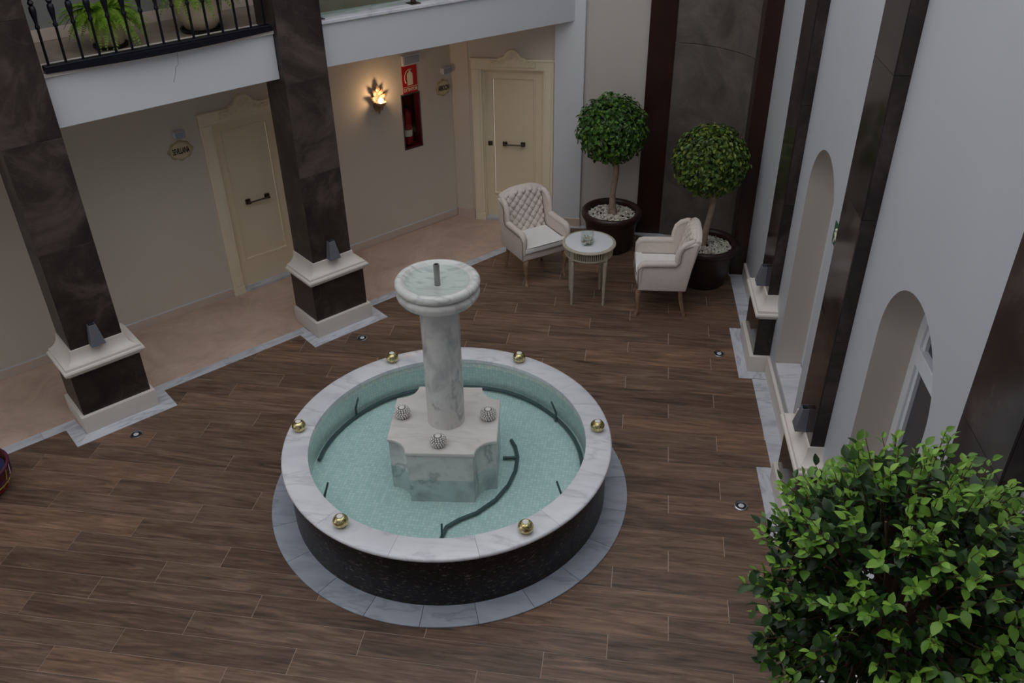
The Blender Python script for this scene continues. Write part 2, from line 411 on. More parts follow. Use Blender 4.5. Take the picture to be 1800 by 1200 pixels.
# ------------------------------------------------------------------ floors
fl = MB(); fl.prism([(-13, -1.3), (1.75, -1.3), (1.35, 10.6), (-3.0, 11.2), (-13, 0.5)], -0.12, -0.003)
floor = struct(fl.build('floor', 'grout'), 'courtyard floor of brown wood effect tiles laid in staggered rows')
rest = MB(); rest.prism([(-10, -1.25), (1.7, -1.25), (1.6, 1.12), (-8.9, 1.12)], -0.003, 0.0)
PW, PL = 0.2060, 1.25
gap = 0.0022
full = None
poly_lim = [(-nv.x * -1, -nv.y * -1, 7.42)]
def inside_lim(poly):
    poly = clip(poly, nv.x, nv.y, 7.42)
    poly = clip(poly, Nv.x, Nv.y, CR - 0.165)
    poly = clip(poly, 0.14, 1.0, 10.262)
    poly = clip(poly, 0.72, 0.69, 0.45 * 0.72 + 10.11 * 0.69) if len(poly) > 2 else poly
    return poly
struct(rest.build('floor', 'floor_rest'), 'brown tiled floor below the balcony the photo is taken from')
for k in range(-11, 34):
    y0 = 3.385 + PW * k; ph = (0.42 * ((k % 3) + 1)) % PL
    i0 = int(math.floor((-6.6 - ph) / PL))
    for i in range(i0, 4):
        xa = ph + PL * i; xb = xa + PL
        rect = [(xa + gap, y0 + gap), (xb - gap, y0 + gap), (xb - gap, y0 + PW - gap), (xa + gap, y0 + PW - gap)]
        poly = inside_lim(rect)
        if len(poly) < 3: continue
        ar = abs(sum(poly[j][0] * poly[(j + 1) % len(poly)][1] - poly[(j + 1) % len(poly)][0] * poly[j][1] for j in range(len(poly)))) / 2
        if ar < 0.003: continue
        if all(math.hypot(p[0] - FX, p[1] - FY) < 1.40 for p in rect): continue
        if y0 < 2.4 and (xb < -3.3 - (y0 - 1.1) * 0.8): continue
        cx, cy = (xa + xb) / 2, y0 + PW / 2
        whole = ar > (PL - 2 * gap) * (PW - 2 * gap) * 0.9999
        if whole and full:
            o = copy_obj(full, floor, (cx, cy, 0))
        else:
            b = MB(); b.prism([(p[0] - cx, p[1] - cy) for p in poly], -0.003, 0.0 + random.uniform(-0.0003, 0.0004))
            o = b.build('plank', 'plank', floor, loc=(cx, cy, 0))
            if whole: full = o
# gallery floor
gf = MB(); pA = LP(-4, 7.535); pB = Vector((-0.93, 10.47, 0)); pC = Vector((-2.36, 10.52, 0)); pD = LP(-4, 8.70)
gf.prism([(p.x, p.y) for p in (pA, pB, pC, pD)], -0.003, 0.0)
gallery = struct(gf.build('floor', 'tan'), 'pale tan marble floor of the ground floor gallery')

# marble strips: one stone at a time
band = holder('trim_1', 'grey white marble border strip between wood effect floor and tan gallery floor', (0, 0, 0), AL)
def band_piece(parent, x0, x1, y0, y1, z=0.004, m='marble'):
    b = MB(); b.prism([(x0 - (x0 + x1) / 2, y0), (x1 - (x0 + x1) / 2, y0), (x1 - (x0 + x1) / 2, y1), (x0 - (x0 + x1) / 2, y1)], -0.003, z)
    return b.build('marble_strip', m, parent, loc=((x0 + x1) / 2, 0, 0))
P1, P2 = 1.41, 3.80
d0 = -3.2
while d0 < 7.25:
    d1 = min(d0 + 0.44, 7.30)
    for s0, s1 in ((P1 - .34, P1 + .34), (P2 - .34, P2 + .34)):
        pass
    segs = [(d0, d1)]
    for c in (P1, P2):
        ns = []
        for a, b in segs:
            if b <= c - .345 or a >= c + .345: ns.append((a, b)); continue
            if a < c - .345: ns.append((a, c - .345))
            if b > c + .345: ns.append((c + .345, b))
        segs = ns
    for a, b in segs:
        if b - a > 0.03: band_piece(band, a + .001, b - .001, 7.42, 7.535)
    d0 = d1
bandr = holder('trim_2', 'grey white marble border strip along the right wall', Nv * CR, TH)
RPILL = [7.59, 5.375, 2.99]
def add_right_strips():
    edges = [9.18] + sorted([s for c in RPILL for s in (c + .46, c - .46)], reverse=True) + [0.8]
    for a, b in zip(edges[0::2], edges[1::2]):
        n = max(1, round((a - b) / 0.42)); st = (a - b) / n
        for i in range(n):
            s0 = a - st * (i + 1); q = MB(); q.prism([(-0.165, -st / 2 + .001), (-0.001, -st / 2 + .001), (-0.001, st / 2 - .001), (-0.165, st / 2 - .001)], -0.003, 0.004)
            q.build('marble_strip', 'marble', bandr, loc=(0, s0 + st / 2, 0))
add_right_strips()
# strips in front of the end pilaster and along the curved niche
bandb = holder('trim_3', 'marble border strip at the foot of the pilaster and the curved stone niche')
arc = [(0.30, 10.285), (0.51, 10.25), (0.722, 10.15), (0.93, 9.98), (1.09, 9.78), (1.165, 9.60)]
for poly in ([(-1.08, 10.30), (-0.66, 10.31), (-0.62, 10.40), (-1.08, 10.40)],
             [(-0.65, 10.31), (-0.02, 10.25), (-0.02, 10.34), (-0.64, 10.40)],
             [(-0.015, 10.215), (0.44, 10.085), (0.46, 10.20), (0.30, 10.285), (-0.015, 10.30)],
             [(0.445, 10.085), (0.80, 9.80), (0.90, 9.92), (0.70, 10.10), (0.465, 10.20)],
             [(0.805, 9.797), (1.08, 9.42), (1.14, 9.58), (1.05, 9.76), (0.905, 9.918)],
             [(1.083, 9.417), (1.12, 9.262), (1.30, 9.262), (1.30, 9.31), (1.14, 9.32), (1.14, 9.575)]):
    b = MB(); b.prism(poly, -0.003, 0.004); b.build('marble_strip', 'marble', bandb)

# ------------------------------------------------------------------ pillars
COURSES = [0.80, 1.725, 2.625, 3.52, 4.42, 5.32, 6.22, 7.0]
def make_pillar(label, loc, rotz, shaft_d, ped_d, cap_d, pl_d, mat, sh_w=.222, cat='pillar'):
    t = thing('pillar', label, cat, loc, rotz)
    # local: x across, -y towards the courtyard, y=0 the back
    b = MB(); b.box(-.335, -pl_d, 0.0, .335, 0, .18)
    b.build('plinth', 'cap', t, smooth=40, bevel=.006)
    b = MB(); b.box(-.305, -ped_d, .18, .305, 0, .61); b.build('pedestal', mat, t, bevel=.003)
    prof = [(.600, ped_d + .012, .317), (.612, ped_d + .020, .325), (.622, ped_d + .022, .327), (.626, ped_d + .040, .345), (.650, ped_d + .046, .354), (.664, ped_d + .040, .348),
            (.668, ped_d + .026, .332), (.690, ped_d + .022, .327)]
    for k in range(1, 8):
        u = k / 7; w = 1 - math.cos(u * PI / 2) ** 1.0
        q = math.sin(u * PI / 2)
        prof.append((.690 + .108 * (1 - math.cos(u * PI / 2)), (ped_d + .022) + (shaft_d + .016 - ped_d - .022) * q, .327 + (sh_w + .014 - .327) * q))
    prof.append((.812, shaft_d + .014, sh_w + .012)); prof.append((.812, shaft_d, sh_w))
    b = MB(); b.rings([[(-w, -d, z), (w, -d, z), (w, 0, z), (-w, 0, z)] for z, d, w in prof]); b.build('cap_moulding', 'cap', t, smooth=28)
    b = MB(); b.box(-sh_w + .008, -shaft_d + .008, .8, sh_w - .008, 0, 7.0); core = b.build('shaft', mat, t)
    zs = COURSES
    for z0, z1 in zip(zs[:-1], zs[1:]):
        for kind in ('f', 'l', 'r'):
            b = MB()
            if kind == 'f': b.box(-sh_w, -shaft_d, z0 + .0015, sh_w, -shaft_d + .01, z1 - .0015)
            elif kind == 'l': b.box(-sh_w, -shaft_d + .0105, z0 + .0015, -sh_w + .01, 0, z1 - .0015)
            else: b.box(sh_w - .01, -shaft_d + .0105, z0 + .0015, sh_w, 0, z1 - .0015)
            b.build('stone_panel', mat, core, bevel=.0012, seg=1)
    return t
make_pillar('brown stone clad pillar left of the cream door, the left of the two along the gallery', LP(P1, 7.72), AL, .39, .455, .505, .49, 'pillar_matt')
make_pillar('brown stone clad pillar right of the cream door with the fire extinguisher wall behind it', LP(P2, 7.72), AL, .39, .455, .505, .49, 'pillar_matt')
rl = ['glossy brown pilaster on the right wall nearest the potted trees, small grey sconce at its foot',
      'glossy brown pilaster on the right wall between the two arched windows',
      'glossy brown pilaster at the right edge, partly behind the near leafy tree']
for c, l in zip(RPILL, rl):
    make_pillar(l, RP(0, c), TH - PI / 2, .10, .16, .21, .195, 'pillar', cat='pilaster')
def skirt(parent_loc, rotz, depth0, depth1, hw, ihw, back, label, name):
    h = holder(name, label, parent_loc, rotz)
    for poly in ([(-hw, -depth1), (hw, -depth1), (ihw, -depth0), (-ihw, -depth0)],
                 [(-hw, -depth1 + .002), (-ihw, -depth0 + .002), (-ihw, -back), (-hw, -back)],
                 [(hw, -depth1 + .002), (ihw, -depth0 + .002), (ihw, -back), (hw, -back)]):
        b = MB(); b.prism(poly, -0.003, 0.006); b.build('marble_strip', 'marble', h)
skirt(LP(P1, 7.72), AL, .49, .615, .46, .336, .30, 'mitred marble border around the left gallery pillar', 'trim_4')
skirt(LP(P2, 7.72), AL, .49, .615, .45, .336, .30, 'mitred marble border around the right gallery pillar', 'trim_5')
for i, (c, w) in enumerate(zip(RPILL, ('first', 'second', 'third'))):
    skirt(RP(0, c), TH - PI / 2, .195, .29, .455, .336, 0, 'mitred marble border around the %s pilaster of the right wall' % w, 'trim_%d' % (6 + i))

# ------------------------------------------------------------------ left gallery: walls, slab, beams
def wall_mesh(x0, x1, z0, z1, holes, depth, y=0.0):
    """front face at y, thickness depth (towards +y); rectangular holes (xa,xb,za,zb)"""
    xs = sorted({x0, x1, *[h[0] for h in holes], *[h[1] for h in holes]})
    zs = sorted({z0, z1, *[h[2] for h in holes], *[h[3] for h in holes]})
    b = MB(); idx = {}
    def V(x, yy, z):
        k = (x, yy, z)
        if k not in idx: idx[k] = len(b.v); b.v.append((x, yy, z))
        return idx[k]
    def solid(i, j):
        if i < 0 or j < 0 or i >= len(xs) - 1 or j >= len(zs) - 1: return False
        cx, cz = (xs[i] + xs[i + 1]) / 2, (zs[j] + zs[j + 1]) / 2
        return not any(h[0] < cx < h[1] and h[2] < cz < h[3] for h in holes)
    Y0, Y1 = y, y + depth
    for i in range(len(xs) - 1):
        for j in range(len(zs) - 1):
            if not solid(i, j): continue
            a, c, e, g = xs[i], xs[i + 1], zs[j], zs[j + 1]
            b.f.append((V(a, Y0, e), V(c, Y0, e), V(c, Y0, g), V(a, Y0, g)))
            b.f.append((V(a, Y1, e), V(a, Y1, g), V(c, Y1, g), V(c, Y1, e)))
            if not solid(i - 1, j): b.f.append((V(a, Y0, e), V(a, Y0, g), V(a, Y1, g), V(a, Y1, e)))
            if not solid(i + 1, j): b.f.append((V(c, Y0, e), V(c, Y1, e), V(c, Y1, g), V(c, Y0, g)))
            if not solid(i, j - 1): b.f.append((V(a, Y0, e), V(a, Y1, e), V(c, Y1, e), V(c, Y0, e)))
            if not solid(i, j + 1): b.f.append((V(a, Y0, g), V(c, Y0, g), V(c, Y1, g), V(a, Y1, g)))
    b.mi = [0] * len(b.f)
    return b
WN = 8.68
D1A, D1B = 3.21, 4.21                      # outer edges of the door casing
EXA, EXB, EXZ0, EXZ1 = 5.69, 5.94, 1.10, 1.76
w = wall_mesh(-4, 6.44, 0, 2.68, [(D1A + .10, D1B - .10, 0, 2.0), (EXA, EXB, EXZ0, EXZ1)], .24)
struct(w.build('wall_left', 'wall_gallery', loc=LP(0, WN), rotz=AL), 'warm grey wall of the ground floor gallery with cream door and extinguisher niche')
w = wall_mesh(-4, 6.60, 3.06, 5.75, [], .2)
struct(w.build('wall_left', 'wall_upper', loc=LP(0, WN - .12), rotz=AL), 'upper gallery wall behind the ferns, gallery shade put into its grey')
# baseboards
def gallery_base(d0_, d1_):
    b = MB(); b.box(0, -.014, 0, d1_ - d0_, 0, .095)
    b2 = b.build('baseboard_left', 'base_tan', loc=LP(d0_, WN), rotz=AL, bevel=.003)
    struct(b2, 'beige skirting along the gallery wall')
    q = MB(); q.box(0, -.012, .095, d1_ - d0_, 0, .103); q.build('edge_strip', 'white', b2)
gallery_base(-4, D1A - .005); gallery_base(D1B + .005, 6.43)
b = MB(); b.box(-4, -.014, 3.07, 6.55, 0, 3.17); struct(b.build('baseboard_left', 'base_tan', loc=LP(0, WN - .12), rotz=AL), 'beige skirting of the upper gallery')
# door wall across the end of the gallery
DY = 10.46
D2A, D2B = -2.09, -1.085
b = MB(); b.prism([(-2.352, 10.525), (-2.13, 10.452), (-2.13, 10.70), (-2.50, 10.72)], 0, 2.68); struct(b.build('wall_back', 'wall_gallery'), 'narrow angled wall piece left of the farther cream door')
b = MB(); b.prism([(-2.345, 10.51), (-2.10, 10.43), (-2.10, 10.442), (-2.345, 10.523)], 0, .12); struct(b.build('baseboard_back', 'base_tan'), 'short beige skirting left of the farther cream door')
w = wall_mesh(-2.13, -1.06, 0, 2.68, [(D2A + .10, D2B - .10, 0, 2.0)], .25)
struct(w.build('wall_back', 'wall_gallery', loc=(0, DY, 0)), 'end wall of the gallery around the farther cream door')
# end pilaster and back wall
b = MB(); b.box(-1.075, 10.37, 0, -.725, 10.75, 7.0); struct(b.build('trim_9', 'white', bevel=.004), 'white painted corner pier right of the farther cream door')
b = MB(); b.box(-1.08, 10.355, 0, -.718, 10.37, .115); struct(b.build('baseboard_back', 'base_tan', bevel=.002), 'grey beige skirting of the white corner pier')
b = MB(); b.prism([(-.725, 10.42), (0.02, 10.33), (0.02, 10.55), (-.725, 10.62)], 0, 7.0); struct(b.build('wall_back', 'wall_back'), 'greige back wall behind the left potted tree')
b = MB(); b.prism([(-.715, 10.395), (0.0, 10.305), (0.0, 10.33), (-.715, 10.42)], 0, .19); struct(b.build('baseboard_back', 'base_tan', bevel=.002), 'tall beige skirting behind the left potted tree')
# ceiling slab / upper floor
sl = [LP(-4, 7.70), LP(7.0, 7.70), LP(7.45, 7.56), Vector((-.73, 10.7, 0)), Vector((-2.36, 10.80, 0)), LP(6.2, 8.95), LP(-4, 8.95)]
b = MB(); b.prism([(p.x, p.y) for p in sl], 2.68, 3.055); struct(b.build('ceiling', 'white'), 'white ceiling slab over the ground floor gallery')
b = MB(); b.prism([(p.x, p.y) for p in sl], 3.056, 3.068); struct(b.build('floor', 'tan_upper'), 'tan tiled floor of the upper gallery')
b = MB(); b.prism([(p.x, p.y) for p in [LP(-4, 7.44), LP(7.4, 7.44), Vector((-.73, 10.7, 0)), Vector((-2.36, 10.80, 0)), LP(6.2, 8.95), LP(-4, 8.95)]], 5.75, 6.15); struct(b.build('ceiling', 'white'), 'unseen white slab added over the upper gallery to shade it')  # slab added out of view to keep the upper gallery dim
SW = .222
bays = [(-4.0, P1 - SW - .002, 0), (P1 + SW + .002, P2 - SW - .002, 0), (P2 + SW + .002, 7.37, 1)]
for i, (a, c, sl_) in enumerate(bays):
    z0a, z0b = (2.665, 2.665) if not sl_ else (2.675, 2.57)
    z1a, z1b = (3.065, 3.065) if not sl_ else (3.065, 2.99)
    b = MB(); b.add([(a, 7.42, z0a), (c, 7.42, z0b), (c, 7.70, z0b), (a, 7.70, z0a), (a, 7.42, z1a), (c, 7.42, z1b), (c, 7.70, z1b), (a, 7.70, z1a)],
                    [(0, 3, 2, 1), (4, 5, 6, 7), (0, 1, 5, 4), (1, 2, 6, 5), (2, 3, 7, 6), (3, 0, 4, 7)])
    o = b.build('trim_%d' % (10 + i), 'white', rotz=AL, bevel=.004)
    struct(o, 'white painted beam of the upper gallery, ' + ('left of the left pillar', 'between the two pillars', 'right of the right pillar')[i])
    n = max(1, round((c - a) / 1.1)); st = (c - a) / n
    for k in range(n):
        u0, u1 = k / n, (k + 1) / n
        q = MB(); A, C2 = a + st * k + .001, a + st * (k + 1) - .001
        za, zc = z1a + (z1b - z1a) * u0, z1a + (z1b - z1a) * u1
        q.add([(A, 7.395, za), (C2, 7.395, zc), (C2, 7.72, zc), (A, 7.72, za), (A, 7.395, za + .03), (C2, 7.395, zc + .03), (C2, 7.72, zc + .03), (A, 7.72, za + .03)],
              [(0, 3, 2, 1), (4, 5, 6, 7), (0, 1, 5, 4), (1, 2, 6, 5), (2, 3, 7, 6), (3, 0, 4, 7)])
        q.build('marble_coping', 'marble_rim' if sl_ else 'cap', o, bevel=.004)
    if i == 1:                                 # hairline crack
        q = MB(); pts = [(2.70, 3.06), (2.695, 3.02), (2.69, 2.97), (2.66, 2.945), (2.65, 2.90), (2.635, 2.865), (2.62, 2.84), (2.625, 2.83)]
        q.tube([(x, 7.4195, z) for x, z in pts], .0014, 4); q.build('crack', 'bronze', o, label='thin dark crack')

# ------------------------------------------------------------------ right wall with two arched windows
ARCH = [(6.57, .455, 2.06, .26), (4.205, .49, 2.11, .26)]     # centre s, radius, spring z, sill z
def right_wall():
    b = MB(); z1 = 7.0; K = 28; dep = .30
    cuts = []
    edges = [(-3.0, None)]
    segs = []; cur = 9.62
    for s, r, zs, zl in ARCH:
        segs.append(('solid', s + r, cur)); segs.append(('arch', s, r, zs, zl)); cur = s - r
    segs.append(('solid', -3.0, cur))
    F = []
    for sg in segs:
        if sg[0] == 'solid':
            a, c = sg[1], sg[2]; b.add([(0, a, 0), (0, c, 0), (0, c, z1), (0, a, z1)], [(0, 1, 2, 3)])
        else:
            _, s, r, zs, zl = sg
            pts = [(s - r * math.cos(PI * k / K), zs + r * math.sin(PI * k / K)) for k in range(K + 1)]
            for p, q in zip(pts[:-1], pts[1:]):
                b.add([(0, p[0], p[1]), (0, q[0], q[1]), (0, q[0], z1), (0, p[0], z1)], [(0, 1, 2, 3)])
            b.add([(0, s - r, 0), (0, s + r, 0), (0, s + r, zl), (0, s - r, zl)], [(0, 1, 2, 3)])
            loop = [(s - r, zl)] + pts + [(s + r, zl)]
            vs = [(0, y, z) for y, z in loop] + [(dep, y, z) for y, z in loop]; n = len(loop)
            b.add(vs, [(i, (i + 1) % n, n + (i + 1) % n, n + i) for i in range(n)], 1)
    b.box(.02, -3.0, z1 - .01, dep + .1, 9.62, z1)
    return b
M_['reveal'] = plain('warm_greige_reveal', rgb(204, 194, 182), 0.7, var=0.02, scale=1.0)
o = right_wall().build('wall_right', ['wall_right', 'reveal'], loc=Nv * CR, rotz=TH, smooth=30)
bm = bmesh.new(); bm.from_mesh(o.data); bmesh.ops.remove_doubles(bm, verts=bm.verts, dist=1e-4); bm.to_mesh(o.data); bm.free()
o.data.set_sharp_from_angle(angle=R(30))
struct(o, 'tall cool grey right wall with two arched window recesses')
def base_right():
    edges = [9.20] + sorted([s for c in RPILL for s in (c + .336, c - .336)], reverse=True) + [0.8]
    for a, c in zip(edges[0::2], edges[1::2]):
        b = MB(); b.box(-.03, c, 0, -.0005, a, .18); struct(b.build('baseboard_right', 'cap', loc=Nv * CR, rotz=TH, bevel=.003), 'cream stone skirting of the right wall')
base_right()
def window(i, s, r, zs, zl):
    h = holder('window_%d' % i, ('arched window recess nearer the potted trees', 'arched window recess nearer the leafy tree, with a white transom bar')[i - 1], Nv * CR, TH)
    def ring(r0, r1, x0, x1, zb, name, mat, par=h):
        b = MB(); K = 26
        def loop(rr, x, zlow): return [(x, s - rr, zlow)] + [(x, s - rr * math.cos(PI * k / K), zs + rr * math.sin(PI * k / K)) for k in range(K + 1)] + [(x, s + rr, zlow)]
        A, B_, C_, D_ = loop(r1, x0, zb), loop(r0, x0, zb), loop(r0, x1, zb), loop(r1, x1, zb)
        b.rings([[A[k], B_[k], C_[k], D_[k]] for k in range(len(A))], True, True)
        return b.build(name, mat, par, smooth=35, bevel=0)
    ring(r - .085, r - .001, .235, .30, zl + .03, 'window_frame', 'pvc')
    ring(r - .13, r - .088, .25, .29, zl + .06, 'sash', 'pvc')
    b = MB(); b.box(.225, s - r + .06, zs - .16, .30, s + r - .06, zs - .05); b.build('transom', 'pvc', h, bevel=.006)
    b = MB(); b.box(.24, s - r + .05, zl + .03, .30, s + r - .05, zl + .12); b.build('bottom_rail', 'pvc', h, bevel=.006)
    b = MB(); b.box(.245, s - .03, zl + .1, .30, s + .03, zs - .14)
    b.build('mullion', 'pvc', h, bevel=.006)
    b = MB(); b.box(.272, s - r + .1, zl + .1, .280, s - .02, zs - .14); b.build('pane', 'pane', h)
    b = MB(); b.box(.272, s + .02, zl + .1, .280, s + r - .1, zs - .14); b.build('pane', 'pane', h)
    b = MB(); K = 24; b.rings([[(x, s - (r - .1) * math.cos(PI * k / K), zs - .06 + (r - .06) * math.sin(PI * k / K)) for k in range(K + 1)] for x in (.272, .280)]); b.build('pane', 'pane', h)
    b = MB(); b.box(.001, s - r + .002, zl, .232, s + r - .002, zl + .022); b.build('window_sill', 'marble_rim', h, bevel=.003)
for i, a in enumerate(ARCH): window(i + 1, *a)
# wall behind the panes (closes the recess)
b = MB(); b.box(.302, -3, 0, .40, 9.62, 6.98); struct(b.build('wall_right', 'dark', loc=Nv * CR, rotz=TH), 'outer leaf of the right wall')

# corner: two dark wood posts and the curved stone niche between them
b = MB(); b.box(0.0, 10.27, 0.006, .30, 10.42, 7.0); struct(b.build('trim_13', 'post', bevel=.004), 'dark red wood post left of the curved stone niche')
b = MB(); b.box(1.125, 9.30, 0.006, 1.30, 9.64, 7.0); struct(b.build('trim_14', 'post', bevel=.004), 'dark red wood post right of the curved stone niche')
niche = holder('wall_niche', 'concave grey brown slate panel between two dark wood posts')
def arc_pts(n=16):
    out = []
    for k in range(n + 1):
        t = k / n * (len(arc) - 1); i = min(int(t), len(arc) - 2); u = t - i
        p0, p1, p2, p3 = [Vector(arc[max(0, min(len(arc) - 1, j))]) for j in (i - 1, i, i + 1, i + 2)]
        out.append(0.5 * ((2 * p1) + (p2 - p0) * u + (2 * p0 - 5 * p1 + 4 * p2 - p3) * u * u + (3 * p1 - p0 - 3 * p2 + p3) * u ** 3))
    return out
ap = arc_pts()
for z0, z1 in ((0.006, 2.38), (2.386, 4.70), (4.706, 7.0)):
    b = MB(); rr_ = []
    for k, p in enumerate(ap):
        t = (ap[min(k + 1, len(ap) - 1)] - ap[max(k - 1, 0)]).normalized(); nn = Vector((-t.y, t.x))
        q = p - nn * -0.0; q2 = p + nn * .05
        rr_.append([(q.x, q.y, z0), (q.x, q.y, z1), (q2.x, q2.y, z1), (q2.x, q2.y, z0)])
    b.rings(rr_); b.build('stone_panel', 'niche', niche, smooth=35)
b = MB(); rr_ = []
for k, p in enumerate(ap): rr_.append([(p.x + .04, p.y + .055, 0), (p.x + .04, p.y + .055, 7.0), (p.x + .09, p.y + .105, 7.0), (p.x + .09, p.y + .105, 0)])
b.rings(rr_); struct(b.build('wall_back', 'grout'), 'wall core behind the curved stone niche')
# unseen wall added behind the viewpoint to darken the near floor
b = MB(); b.box(-12, -1.55, 0, 1.85, -1.3, 7.0); struct(b.build('wall_front', 'wall_right'), 'plain unseen wall added behind the viewpoint to keep the near floor dark')

b = MB(); b.box(-12, -1.55, 6.15, 1.80, 0.9, 6.45); struct(b.build('ceiling', 'white'), 'unseen slab added over the viewpoint to darken the foreground')  # added out of view to cut sky light from the near floor
b = MB(); b.box(-2.9, 10.55, 3.07, -1.08, 10.75, 5.74); struct(b.build('wall_back', 'wall_upper'), 'end wall of the upper gallery')
# ------------------------------------------------------------------ doors
def outline_crest(wd, ht):
    pts = [(-.5, 0), (-.5, .24), (-.47, .34), (-.40, .36), (-.36, .30), (-.33, .34), (-.30, .50), (-.22, .56), (-.18, .62), (-.14, .80), (-.07, .95), (0, 1.0)]
    full_ = pts + [(-x, z) for x, z in pts[:-1][::-1]]
    return [(x * wd, z * ht) for x, z in full_]
def make_door(n, xa, xb, loc, rotz, label, lock_left):
    h = holder('door_%d' % n, label, loc, rotz)
    xc = (xa + xb) / 2; top = 2.10; fw_ = .125
    # casing: left, right, head
    for a, c in ((xa, xa + fw_), (xb - fw_, xb)):
        b = MB(); b.box(a, -.035, .10, c, -.0005, top - fw_); b.box(a + .02, -.043, .11, c - .03, -.035, top - fw_)
        b.build('door_casing', 'door_frame', h, bevel=.004)
        b = MB(); b.box(a - .004, -.045, 0, c + .004, -.0005, .10); b.build('plinth_block', 'door_frame', h, bevel=.004)
    b = MB(); b.box(xa, -.035, top - fw_, xb, -.0005, top); b.box(xa - .01, -.045, top - .018, xb + .01, -.0005, top + .006)
    b.build('door_head', 'door_frame', h, bevel=.004)
    for a in (xa + fw_ - .005, xb - fw_ - .01):
        pass
    # jambs
    for a, c in ((xa + .10, xa + .14), (xb - .14, xb - .10)):
        b = MB(); b.box(a + .0005, 0, 0.03, c - .0005, .12, 1.975); b.build('jamb', 'door_frame', h)
    b = MB(); b.box(xa + .1405, 0, 1.95, xb - .1405, .12, 1.998); b.build('jamb', 'door_frame', h)
    b = MB(); b.box(xa + .101, -.034, 0.0, xb - .101, .20, .03); b.build('threshold', 'marble', h, bevel=.003)
    # leaf with a recessed panel
    la, lb, lz0, lz1 = xa + .143, xb - .143, .036, 1.948
    b = wall_mesh(la, lb, lz0, lz1, [(la + .11, lb - .11, .36, lz1 - .11)], .03, .045)
    leaf = b.build('door_leaf', 'door', h, bevel=.003)
    b = MB(); b.box(la + .112, .058, .362, lb - .112, .074, lz1 - .112); b.build('door_panel', 'door', leaf, bevel=.006)
    for q in ((la + .09, .34, la + .102, lz1 - .09), (lb - .102, .34, lb - .09, lz1 - .09)):
        b = MB(); b.box(q[0], .037, q[1], q[2], .045, q[3]); b.build('moulding', 'door', leaf, bevel=.003)
    for z in (.34, lz1 - .102):
        b = MB(); b.box(la + .103, .037, z, lb - .103, .045, z + .012); b.build('moulding', 'door', leaf, bevel=.003)
    # pull bar
    hz = 1.03
    hb = MB(); hb.tube([(xc - .125, -.01, hz), (xc + .125, -.01, hz)], .010, 8)
    bar = hb.build('handle', 'bronze', leaf, smooth=40, label='horizontal bronze pull bar')
    for sx in (-1, 1):
        b = MB(); b.box(xc + sx * .115 - .028, .026, hz - .028, xc + sx * .115 + .028, .0445, hz + .028); b.box(xc + sx * .115 - .013, -.022, hz - .013, xc + sx * .115 + .013, .026, hz + .013)
        b.build('handle_plate', 'bronze', leaf, bevel=.003)
    if lock_left:
        b = MB(); b.box(la + .03, .030, hz - .028, la + .086, .0445, hz + .028); b.build('lock', 'bronze', leaf, bevel=.004)
    # carved crest over the head
    cr = outline_crest(.56, .205)
    b = MB(); n_ = len(cr)
    b.add([(xc + x, -.062, top - .085 + z) for x, z in cr] + [(xc + x, -.0005, top - .085 + z) for x, z in cr],
          [tuple(range(n_)), tuple(range(n_, 2 * n_))[::-1]] + [(i, n_ + i, n_ + (i + 1) % n_, (i + 1) % n_) for i in range(n_)])
    crest = b.build('door_crest', 'crest', h, bevel=.005)
    cv = MB()
    for sx in (-1, 1):
        for (cx_, cz_, r_, tr_) in ((.05, .10, .03, 1.6), (.11, .065, .026, 1.7), (.165, .045, .022, 1.5), (.215, .035, .018, 1.6), (.245, .045, .012, 1.3)):
            pts = []
            for k in range(15):
                a = k / 14 * tr_ * 2 * PI; rr = r_ * (1 - k / 18)
                pts.append((xc + sx * (cx_ + rr * math.cos(a)), -.064, top - .085 + cz_ + rr * math.sin(a)))
            cv.tube(pts, [.0045 * (1 - k / 22) for k in range(15)], 5)
    for k in range(5):
        a = R(90 + (k - 2) * 32); cv.tube([(xc, -.064, top - .085 + .11), (xc + .055 * math.cos(a), -.07, top - .085 + .125 + .055 * math.sin(a))], [.009, .004], 5)
    cv.ball((xc, -.066, top - .085 + .11), .014)
    cv.build('carving', 'crest', crest, smooth=40, kind='stuff')
    return h
make_door(1, D1A, D1B, LP(0, WN), AL, 'cream panelled door with carved crest between the two gallery pillars', False)
make_door(2, D2A, D2B, (0, DY, 0), 0, 'cream panelled door with carved crest behind the left armchair', True)

# ------------------------------------------------------------------ things on the gallery wall
def plaque(d, z, txt, label, wd=.125, ht=.10, sq=.72):
    t = thing('name_plaque', label, 'plaque', LP(d, WN, z), AL)
    b = MB(); n = 48
    def sc(s, dy): return [(wd * s * (1 + .06 * math.cos(8 * a) + .03 * math.cos(4 * a)) * math.cos(a), dy, ht * s * (1 + .06 * math.cos(8 * a)) * math.sin(a)) for a in [2 * PI * k / n for k in range(n)]]
    b.rings([sc(1, -.001), sc(1, -.012), sc(.95, -.018), sc(.88, -.014)][::-1]); b.build('frame', 'plaque_edge', t, smooth=50)
    b = MB(); el = lambda s, dy: [(wd * s * math.cos(2 * PI * k / n), dy, ht * s * math.sin(2 * PI * k / n)) for k in range(n)]
    b.rings([el(.84, -.013), el(.84, -.019), el(.78, -.021)][::-1]); b.build('face', 'plaque', t, smooth=50)
    b = MB(); b.tube([(wd * .80 * math.cos(2 * PI * k / n), -.0205, ht * .78 * math.sin(2 * PI * k / n)) for k in range(n + 1)], .0018, 4); b.build('border_line', 'plaque_edge', t)
    text_mesh(txt, .085, 'ink', t, (0, -.0225, -.002), (R(90), 0, 0), squeeze=sq, bold=.0022)
plaque(2.975, 1.79, 'SEVILLANA', 'oval scalloped name plaque reading SEVILLANA left of the nearer cream door', sq=.42)
